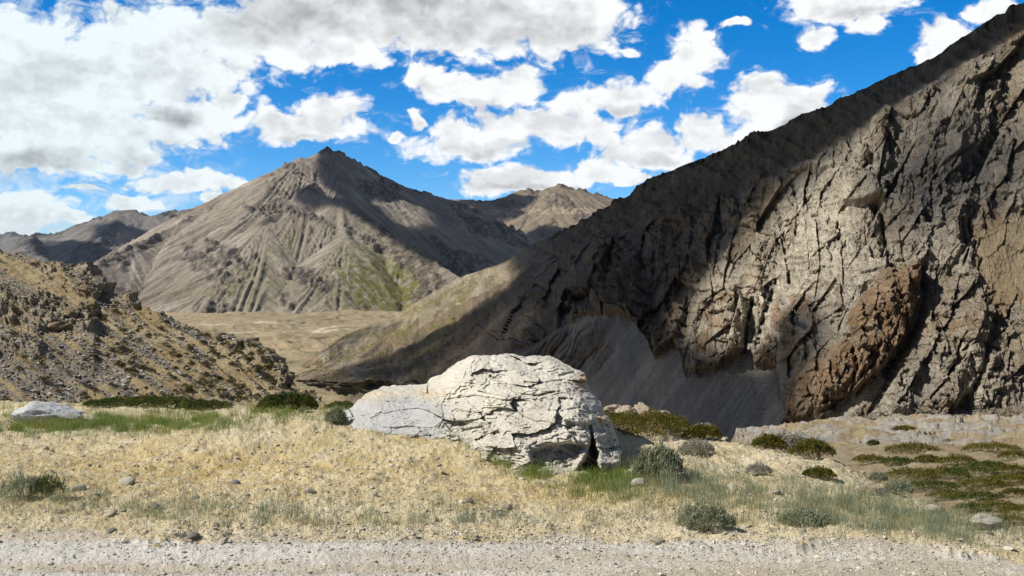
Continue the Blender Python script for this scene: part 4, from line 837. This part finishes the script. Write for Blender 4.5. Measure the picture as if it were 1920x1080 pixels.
for q in pick:
    o = bpy.data.objects.new('hill_shrub', protos[int(rng.integers(5))]); COL.objects.link(o); p = HV[q]; s_ = rng.uniform(.18, .46) * (1.35 if HX[q] < 250 else 1)
    o.location = tuple(p); o.scale = (s_, s_, s_ * .9); o.rotation_euler = (0, 0, rng.uniform(0, 6.28))
    tag(o, 'small dark shrub dotting the tan slope of the left hill', 'shrub', 'small shrubs dotting the left hill')
outp = [rock_mesh('rock_outcrop', 5, 40 + k, (1, .8, .7), 16, .16, 1.6, .12) for k in range(4)]
for p_ in outp: p_.materials.append(sm_out)
for k, (x, y, w, h, lab) in enumerate([(157, 545, 44, 30, 'dark overhanging rock outcrop on the crest of the left hill'), (194, 556, 22, 16, 'small dark crag below the crest outcrop of the left hill'),
        (20, 572, 46, 26, 'dark rock knob at the far left edge of the hillside'), (92, 618, 80, 44, 'large shadowed outcrop in the middle of the left hillside'), (130, 590, 44, 30, 'rough brown crag on the right of the large hillside outcrop'),
        (410, 645, 22, 14, 'lone brown rock on the ridge line of the left hill'), (428, 650, 24, 16, 'second brown rock low on the ridge line of the left hill'), (521, 690, 20, 24, 'steep brown crag where the left hill ridge drops away'),
        (545, 722, 22, 16, 'brown rock near the toe of the left hill'), (570, 742, 24, 30, 'reddish block at the very foot of the left hill')]):
    p = hillhit(x, y) if x < 560 else U(x, y, 54); s_ = p[1] / F; o = bpy.data.objects.new('rock_outcrop', outp[k % 4]); COL.objects.link(o)
    o.location = (p[0], p[1] + w * s_ * .25, p[2]); o.scale = (w * s_ * .46, w * s_ * .42, h * s_ * .55); o.rotation_euler = (0, .25, k * 1.3); tag(o, lab, 'rock outcrop')

# ------------------------------------------------------------------ scattered stuff made of many small pieces
ico = None
def scatter_rocks(name, P, size, mat, kind='stuff', flat=.6):
    import bmesh
    bm = bmesh.new(); bmesh.ops.create_icosphere(bm, subdivisions=1, radius=1); v = np.array([q.co[:] for q in bm.verts]); f = np.array([[q.index for q in p.verts] for p in bm.faces]); bm.free()
    n = len(P); ax = unit(n); ang = rng.uniform(0, 6.28, n); 
    vv = v[None] * rng.uniform(.6, 1.25, (n, len(v), 1)) * rng.uniform(.6, 1.3, (n, 1, 3)); c, s_ = np.cos(ang), np.sin(ang)
    x = vv[..., 0] * c[:, None] - vv[..., 1] * s_[:, None]; y = vv[..., 0] * s_[:, None] + vv[..., 1] * c[:, None]; vv = np.stack([x, y, vv[..., 2] * flat], -1) * size[:, None, None] + P[:, None]
    ff = (f[None] + np.arange(n)[:, None, None] * len(v)).reshape(-1, 3); me = mesh_np(name, vv.reshape(-1, 3), ff, False)
    attr(me, 'tone', np.repeat(rng.uniform(0, 1, n), len(v))); return tag(link(name, me, mat), kind=kind)
def grav_mat(name, c1, c2, c3, sc):
    m = M(name, .9); t = m.at('tone'); c = m.mix(m.ramp(t, 0, .8), c1, c2); c = m.mix(m.ramp(t, .86, .9), c, c3); n = m.noise(sc, 4, .7); return m.done(m.mix(.5, c, m.mix(m.ramp(n, .3, .7), (.6, .6, .6), (1.3, 1.3, 1.3)), 'MULTIPLY'), m.bump(n, .2 / sc, .6))
w_ = GR * .20 + np.exp(-((GY - 1004 - (GX - 700) * .02) / 16) ** 2) * 1.1 * sst(GX, 150, 500) + .18 + .35 * np.exp(-((GX - 450) / 380) ** 2 - ((GY - 860) / 60) ** 2) + .45 * np.exp(-((GX - 1420) / 200) ** 2 - ((GY - 868) / 22) ** 2) + .4 * (GX > 600) * (GY > 955) * (GY < 1000)
w_[(GX < -20) | (GX > 1940)] = 0
q = rng.choice(len(GV), 40000, p=w_ / w_.sum()); sz = .0042 * np.exp(rng.normal(0, .6, len(q))) * (1 + .35 * (GY[q] < 960)); sz = np.clip(sz, .002, .032)
P = GV[q] + rng.normal(0, .01, (len(q), 3)) * [1, 1, 0]; P[:, 2] += sz * .15
scatter_rocks('gravel', P, sz, grav_mat('gravel_chips', (.38, .335, .25), (.55, .51, .42), (.24, .22, .19), 90))
q = rng.choice(len(HV), 6500, p=(HR * .8 + .12 + HO * .3) / (HR * .8 + .12 + HO * .3).sum()); scatter_rocks('hill_rubble', HV[q] + rng.normal(0, .05, (len(q), 3)), np.clip(.055 * np.exp(rng.normal(0, .5, len(q))), .025, .26), grav_mat('rubble_chips', (.19, .175, .15), (.36, .33, .28), (.08, .065, .05), 9))

wv_ = .25 + 2.2 * np.exp(-((Vv - 3.0) / .06) ** 2) + .9 * sst(Vv, 3.4, 4.0); wv_ /= wv_.sum(); q = rng.choice(len(VR), 5200, p=wv_); scatter_rocks('scree_rubble', VR[q], np.clip(VR[q][:, 1] / F * .55 * np.exp(rng.normal(0, .55, len(q))), .03, 1.3), grav_mat('scree_blocks', (.10, .085, .065), (.30, .265, .21), (.14, .085, .05), 1.5), flat=.75)
def grass(name, mat, n, dens, hgt, wid, lean, tuft=1, spread=.03, flat=0.0):
    w = dens(GX, GY) * (GX > -30) * (GX < 1950); i = rng.choice(len(GV), n // tuft, p=w / w.sum()); P = np.repeat(GV[i], tuft, 0); k = len(P); P = P + rng.normal(0, spread, (k, 3)) * [1, 1, 0]; P[:, 2] -= .006
    hh = np.repeat(np.exp(rng.normal(0, .3, n // tuft)), tuft) * hgt * rng.uniform(.5, 1.15, k)
    a = rng.uniform(0, 6.28, k); le = lean * rng.uniform(.2, 1.4, k); dr = np.stack([np.cos(a), np.sin(a), 0 * a], 1)
    sd = rng.uniform(0, 6.28, k); sv = np.stack([np.cos(sd), np.sin(sd) * .3, 0 * a], 1) * (wid * .5)
    up = np.array([0, 0, 1.]) * (1 - flat)
    mid = P + dr * (hh * le * .35)[:, None] + up * (hh * .55)[:, None]; tip = P + dr * (hh * le)[:, None] + up * (hh * (1 - .25 * le).clip(.2, 1))[:, None]
    v = np.stack([P - sv, P + sv, mid + sv * .7, mid - sv * .7, tip + sv * .12, tip - sv * .12], 1).reshape(-1, 3); b = np.arange(k)[:, None] * 6
    f = np.concatenate([b + [[0, 1, 2, 3]], b + [[3, 2, 4, 5]]]); me = mesh_np(name, v, f, False); attr(me, 'tone', np.repeat(rng.uniform(0, 1, k), 6)); return tag(link(name, me, mat), kind='stuff')
def G2(x, y, sx, sy, k=0.0, am=1.0): return lambda PX, PY: am * np.exp(-((PX - x) / sx) ** 2 - ((PY - y - (PX - x) * k) / sy) ** 2)
def dsum(*fs):
    def f(PX, PY):
        nz = sst(fbm(P3(PX / 34, PY / 13, 3), 5, g=.65), -.08, .2) * sst(fbm(P3(PX / 11, PY / 5, 13), 3), -.1, .2) + .03; return nz * sum(g(PX, PY) for g in fs) + 1e-9
    return f
offroad = lambda PX, PY: (PY < 992).astype(float)
grass('straw_grass', gm_straw, 31000, dsum(G2(260, 880, 260, 45, .08), G2(1130, 925, 240, 22, .02, 1.6), G2(760, 930, 400, 30, 0, .5), G2(900, 845, 300, 26, .1, .6), G2(780, 818, 160, 8, .09, 1.4), G2(1500, 950, 300, 26, .08, .5), G2(300, 770, 300, 10, 0, .5)), .035, .0028, 1.3, 6, .03)
grass('green_grass', gm_green, 36000, dsum(G2(250, 795, 170, 13, -.01, 2), G2(60, 800, 80, 12, 0, 1.5), G2(150, 762, 250, 6, 0, 1.), G2(960, 862, 60, 18, .45, 1.2), G2(1150, 905, 50, 20, 0, 1.1), G2(560, 775, 90, 8, 0, .25)), .095, .0036, .45, 8, .04)
grass('grey_green_grass', gm_teal, 27000, dsum(G2(1620, 960, 240, 26, .10, 1.5), G2(1360, 915, 150, 28, .1, 1.1), G2(1230, 900, 70, 24, 0, 1.), G2(60, 920, 90, 26, .1, .9), G2(300, 955, 240, 16, .05, .55), G2(760, 975, 420, 14, 0, .3), G2(120, 812, 120, 8, 0, .8), G2(1800, 1000, 100, 14, .1, .9), G2(240, 800, 200, 12, 0, .6)), .085, .0030, .55, 9, .035)

grass('tall_wispy_grass', gm_teal, 5200, dsum(G2(1250, 915, 90, 26, .1, 1.2), G2(1700, 980, 220, 24, .10, 1.2), G2(1450, 955, 260, 24, .08, .7), G2(90, 935, 110, 20, .1, .6), G2(930, 850, 60, 16, .4, .8), G2(520, 960, 300, 20, .02, .35), G2(160, 800, 160, 8, 0, .7), G2(620, 790, 50, 8, 0, .5)), .17, .0034, .4, 13, .05)

# ------------------------------------------------------------------ shrubs on the plateau
for a in [(210,764,130,13,'long low green shrub at the left end of the plateau hedge'), (290,764,130,16,'dark green shrub in the middle of the low plateau hedge'), (372,764,100,12,'thin green shrub at the right end of the low plateau hedge')]:
    shrub('low_shrub', a[0], a[1], a[2], a[3], lm_dark, 2600, a[4], 'shrub', leafpx=6, dep=.8)
shrub('round_shrub', 535, 772, 112, 30, lm_dark, 4200, 'round dark green shrub at the plateau rim left of the boulder', 'shrub', leafpx=7)
shrub('low_shrub', 640, 766, 64, 11, lm_dark, 1200, 'thin strip of green shrub just behind the left tip of the boulder', 'shrub', leafpx=5, dep=.4)
shrub('cushion_shrub', 1225, 822, 170, 38, lm_cush, 6500, 'wide golden green cushion shrub directly right of the boulder', 'shrub', leafpx=6, dep=1.1)
shrub('cushion_shrub', 1318, 826, 80, 24, lm_cush, 2600, 'small green cushion joined to the right end of the wide cushion shrub', 'shrub', leafpx=6)
shrub('cushion_shrub', 1150, 792, 70, 16, lm_cush, 1500, 'small green cushion tucked behind the right side of the boulder', 'shrub', leafpx=5)
shrub('cushion_shrub', 1446, 840, 66, 24, lm_cush, 2200, 'dark green cushion on the plateau rim left of the grey shrub', 'shrub', leafpx=6)
shrub('grey_shrub', 1482, 842, 84, 32, lm_grey, 2600, 'pale grey dry shrub on the plateau rim between two green cushions', 'shrub', leafpx=7)
shrub('cushion_shrub', 1530, 860, 84, 32, lm_cush, 2600, 'sloping green cushion on the rim right of the pale grey shrub', 'shrub', leafpx=6)
shrub('cushion_shrub', 1540, 898, 66, 18, lm_cush, 1900, 'small golden cushion alone on the bare gravel slope', 'shrub', leafpx=6)
shrub('grey_shrub', 1308, 856, 70, 26, lm_grey, 1500, 'thin grey brown shrub below the wide cushion shrub', 'shrub', leafpx=7, up=1.2)
shrub('grey_shrub', 1328, 808, 46, 14, lm_grey, 900, 'pale grey tuft behind the wide cushion shrub', 'shrub', leafpx=6)
shrub('sage_shrub', 1236, 900, 96, 48, lm_sage, 1900, 'tall grey green shrub growing against the right foot of the boulder', 'shrub', leafpx=13, up=2.4, lump=.6)
shrub('sage_shrub', 1328, 998, 108, 40, lm_sage, 2600, 'round blue green sage bush at the edge of the gravel road', 'shrub', leafpx=9, up=1.6, lump=.6)
shrub('sage_shrub', 1516, 986, 92, 22, lm_sage, 1600, 'flat green sage plant right of the round sage bush', 'shrub', leafpx=9, up=1.1)
shrub('sage_shrub', 1690, 930, 54, 24, lm_sage, 1300, 'small grey green shrub near the falling edge of the plateau', 'shrub', leafpx=8, up=1.3)
shrub('sage_shrub', 1650, 905, 34, 16, lm_sage, 700, 'tiny grey shrub on the bare slope above the edge shrub', 'shrub', leafpx=7, up=1.3)
shrub('sage_shrub', 1425, 892, 50, 18, lm_grey, 900, 'faded grey shrub on the gravel left of the golden cushion', 'shrub', leafpx=7, up=1.3)
shrub('sage_shrub', 40, 940, 90, 40, lm_sage, 420, 'loose blue green plant in the grass at the far left', 'shrub', leafpx=12, up=1.8)
shrub('sage_shrub', 84, 935, 66, 34, lm_dark, 260, 'darker green plant just right of the far left plant', 'shrub', leafpx=11, up=1.8)
shrub('grey_shrub', 628, 796, 40, 24, lm_sage, 900, 'small grey green tuft in front of the left tip of the boulder', 'shrub', leafpx=9, up=2.0)

# ------------------------------------------------------------------ stones on the plateau
stp = [rock_mesh('stone', 3, 70 + k, (1, .85, .62), 9 + k % 5, .06, 2.0) for k in range(9)]; stg = [m_.copy() for m_ in stp]
for a_ in stp: a_.materials.append(sm_pale)
for a_ in stg: a_.materials.append(sm_grey)
def stone(px, py, w, pale, lab, grp=None, hr=.62):
    p = hit(px, py); s_ = p[1] / F * w * .5; o = bpy.data.objects.new('stone', (stp if pale else stg)[int(rng.integers(9))]); COL.objects.link(o)
    o.location = (p[0], p[1] + s_ * .3, p[2] + s_ * .22); o.scale = (s_, s_, s_ * hr * 1.6); o.rotation_euler = (rng.uniform(-.25, .25), rng.uniform(-.25, .25), rng.uniform(0, 6.28)); tag(o, lab, 'stone', grp)
for a in [(1325, 912, 0), ]: pass
for (x, y, w, pale, lab) in [(442, 908, 18, 0, 'dark blue grey stone standing out on the pale dry ground'), (358, 1008, 26, 0, 'brownish stone at the road edge with a shadow below it'), (290, 952, 24, 0, 'rounded grey stone in the dry grass left of centre'),
        (206, 964, 20, 1, 'white stone in the grass near the left road edge'), (555, 930, 14, 1, 'small white stone beside a flat tan stick of rock'), (582, 924, 26, 1, 'long flat tan stone lying on the straw ground'), (418, 1020, 26, 1, 'pale grey stone embedded in the left road verge'),
        (210, 998, 22, 0, 'tan stone with dark underside at the left verge'), (880, 942, 14, 0, 'small dark grey stone below the middle of the boulder'), (950, 954, 22, 1, 'flat pale stone on the bare ground below the boulder'),
        (1452, 926, 22, 1, 'bright white stone among the grey green grass'), (1376, 920, 28, 1, 'flat beige stone half hidden in the grey green grass'), (1610, 988, 16, 1, 'round whitish stone alone near the right road verge'), (1232, 1020, 30, 1, 'flat white stone in the gravel below the sage bush'),
        (1274, 832, 10, 1, 'upright cream stone at the foot of the wide cushion shrub'), (1374, 812, 14, 1, 'small cream rock on the rim of the plateau'), (1640, 872, 12, 1, 'white pebble on the bare hump above the lower terrace'), (1200, 912, 34, 1, 'flat pale slab in the grass right of the boulder foot'),
        (86, 842, 14, 1, 'small pale stone on the straw slope at left'), (505, 950, 18, 1, 'cream stone at the front of the straw patch'), (512, 1006, 18, 1, 'bright stone in the gravel verge left of centre'), (145, 920, 26, 1, 'pale stone between the left plants and the straw slope'),
        (368, 936, 16, 0, 'small slate grey stone in the straw left of centre'), (240, 908, 34, 1, 'long pale stone lying slanted in the straw')]:
    stone(x, y, w, pale, lab)
ws = (np.exp(-((GY - 1006) / 22) ** 2) * 1.0 + .30 + .5 * np.exp(-((GX - 300) / 260) ** 2 - ((GY - 930) / 30) ** 2)) * (GX > 5) * (GX < 1915) * (GY > 800)
for q in rng.choice(len(GV), 170, replace=False, p=ws / ws.sum()):
    on = GR[q] > .5; st_ = float(np.clip(np.exp(rng.normal(1.95, .35)), 4, 17)); pl = rng.uniform() < .82
    stone(GX[q], GY[q], st_, pl, ('small pale stone lying loose on the gravel road' if on else 'small pale stone scattered in the dry roadside ground') if pl else ('small grey stone lying loose on the gravel road' if on else 'small grey stone scattered in the dry roadside ground'),
          ('pale' if pl else 'grey') + (' stones on the gravel road' if on else ' stones in the dry roadside ground'), rng.uniform(.4, .75))
def block(name, px, py, w, h, mat, lab, seed, dd=.7, rot=0, P=None, strat=.1, cat='rock', tilt=0.):
    p = hit(px, py) if P is None else P; s_ = p[1] / F; me = rock_mesh(name, 5, seed, (1, 1, 1), 15, .07, 2.2, strat); o = link(name, me, mat)
    o.location = (p[0], p[1] + w * s_ * dd * .4, p[2] + h * s_ * .25); o.scale = (w * s_ * .56, w * s_ * dd * .5, h * s_ * .80); o.rotation_euler = (0, tilt, rot); tag(o, lab, cat)
block('boulder', 62, 792, 128, 34, stone_mat('left_boulder_stone', (.40, .42, .44), (.62, .62, .60), (.5, .5, .5), 4), 'low rounded grey white boulder half hidden behind green grass', 201, .6)
for a in [(1150,779,44,18,'tan rock ledge block touching the right side of the boulder',1), (1178,781,50,16,'flat tan slab second from the boulder on the ledge',2), (1206,779,44,22,'highest pale block of the tan ledge behind the cushion shrub',3), (1234,786,46,17,'pinkish slab at the right end of the tan ledge',4)]:
    block('ledge_rock', a[0], a[1], a[2], a[3], sm_tan, a[4], 210 + a[5], .8, a[5] * .6, strat=.2)
block('edge_rock', 1862, 992, 74, 20, sm_pale, 'pale rounded rock sticking out of the grass at the right edge', 220, .7, .4, tilt=.3)
block('edge_rock', 1648, 930, 60, 20, sm_tan, 'smooth cream rock on the plateau edge above the terrace shrubs', 221, .6, .2, tilt=.3)
block('edge_rock', 1750, 962, 46, 16, sm_pale, 'low pale rock in the grey green grass near the right edge', 222, .6, .2)

# ================================================================== LOWER TERRACE on the right, with its cushion shrubs
tf = [(1380,812,190),(1440,808,175),(1500,800,168),(1560,796,165),(1640,790,160),(1750,786,150),(1920,786,138),(2200,786,120)]
tm_ = [(1380,850,70),(1440,845,66),(1560,836,64),(1750,838,60),(1920,840,56),(2200,845,50)]
tn = [(1380,1000,30),(1440,990,29),(1640,990,26),(1900,1010,21),(2200,1040,17)]
def terrace():
    px = np.arange(1380, 2200, 1.6); c = [curve(k, px) for k in (tf, tm_, tn)]; c0 = c[0] + np.array([0, 6, -4.])
    V = []; 
    for si, (a, b, n) in enumerate([(c0, c[0], 6), (c[0], c[1], 130), (c[1], c[2], 190)]):
        t = np.linspace(0, 1, n, endpoint=si == 2)[:, None, None]; V.append(a * (1 - t) + b * t)
    V = np.concatenate(V); X, Y, Z = V[..., 0], V[..., 1], V[..., 2]; far = sst(Y, 50, 75)
    st = ridged(P3(X / 14, Y / 9, 2), 5); e, c_, t_ = vor(X / 5, Y / 7, 9)
    V[..., 2] += far * ((st - .5) * 1.6 + t_ * .9) + fbm(P3(X / 2.2, Y / 3, 1), 5) * .35 + fbm(P3(X / 9, Y / 5, 5), 3) * (.5 + far)
    sl = sst(ridged(P3(X / 12, Y / 8, 12), 4), .45, .62) * far
    m = M('terrace_soil'); n1 = m.noise(.3, 6, .65); n2 = m.noise(1.5, 6, .7); n3 = m.noise(9, 4, .7)
    c = m.mix(m.ramp(n1, .4, .6), (.27, .205, .115), (.34, .275, .17)); c = m.mix(m.ramp(n2, .54, .7, 0, .7), c, (.40, .36, .29)); c = m.mix(m.at('slab'), c, m.mix(m.ramp(n2, .4, .6), (.27, .26, .24), (.40, .36, .30)))
    c = m.mix(m.ramp(n1, .60, .7, 0, .6), c, (.15, .115, .055)); c = m.mix(.5, c, m.mix(m.ramp(n3, .3, .7), (.6, .6, .6), (1.3, 1.3, 1.3)), 'MULTIPLY')
    terrain_simple('terrace', V, m.done(c, m.bump(n2, .5, .8, m.bump(n3, .1, .8))), dict(slab=sl)); PX, PY = proj(V); return V.reshape(-1, 3), PX.ravel(), PY.ravel()
TV, TX, TY = terrace()
def thit(px, py):
    d = (TX - px) ** 2 + (TY - py) ** 2 * 3; return TV[np.argmin(d)]
TS = [(1560,812,34,7),(1700,808,44,6),(1752,812,40,7),(1640,834,22,6),(1826,808,24,4),(1600,836,16,4),(1660,856,110,14),(1640,870,56,12),(1720,852,80,14),(1790,850,110,15),(1870,850,90,14),(1915,862,60,12),(1690,872,50,10),(1745,866,40,10),(1800,872,60,14),(1860,880,60,9),
        (1720,902,90,16),(1780,900,80,16),(1830,898,90,20),(1900,888,50,12),(1905,908,70,14),(1760,920,80,12),(1850,920,90,15),(1790,938,70,12),(1850,942,80,16),(1910,932,50,12),(1880,958,60,13),(1830,962,60,12),(1915,968,60,16),(1900,988,70,15),(1940,900,50,14)]
TL = {}; _ord = 'first second third fourth fifth sixth seventh eighth ninth tenth'.split()
for lo, hi, rn_ in ((840, 861, 'farthest'), (861, 881, 'second farthest'), (881, 911, 'middle'), (911, 946, 'second nearest'), (946, 999, 'nearest')):
    row = sorted([k for k in range(6, len(TS)) if lo <= TS[k][1] < hi], key=lambda k: TS[k][0])
    for i, k in enumerate(row): TL[k] = 'green mat shrub on the lower terrace, %s from the left in the %s row' % (_ord[i], rn_)
for k, (x, y, w, h) in enumerate(TS):
    w = w * (1.25 if k > 5 else 1)
    shrub('terrace_shrub', x, y, w, h * 1.1, lm_cush if k % 3 else lm_dark, int(200 + w * 9), TL[k] if k > 5 else 'small dark shrub among the far grey slabs, %s from the left' % _ord[[0, 3, 4, 2, 5, 1][k]], 'shrub',
          'mat shrubs on the lower terrace' if k > 5 else 'small shrubs among the far terrace slabs', 6, None, thit(x, y), stems=False, up=.4)

# ================================================================== HAZE
def haze():
    v = np.array([(x, y, z) for x in (-7200, 3200) for y in (-400, 11200) for z in (-135., 470.)]); f = [(0,1,3,2),(4,6,7,5),(0,4,5,1),(2,3,7,6),(0,2,6,4),(1,5,7,3)]
    me = mesh_np('haze', v, f, False); m = bpy.data.materials.new('haze_air'); m.use_nodes = True; t = m.node_tree; t.nodes.remove(t.nodes['Principled BSDF'])
    pv = t.nodes.new('ShaderNodeVolumePrincipled'); pv.inputs['Color'].default_value = (.62, .76, .95, 1); pv.inputs['Density'].default_value = 1.5e-5; pv.inputs['Anisotropy'].default_value = .2
    t.links.new(pv.outputs[0], t.nodes['Material Output'].inputs['Volume']); tag(link('haze', me, m), kind='stuff')
haze()
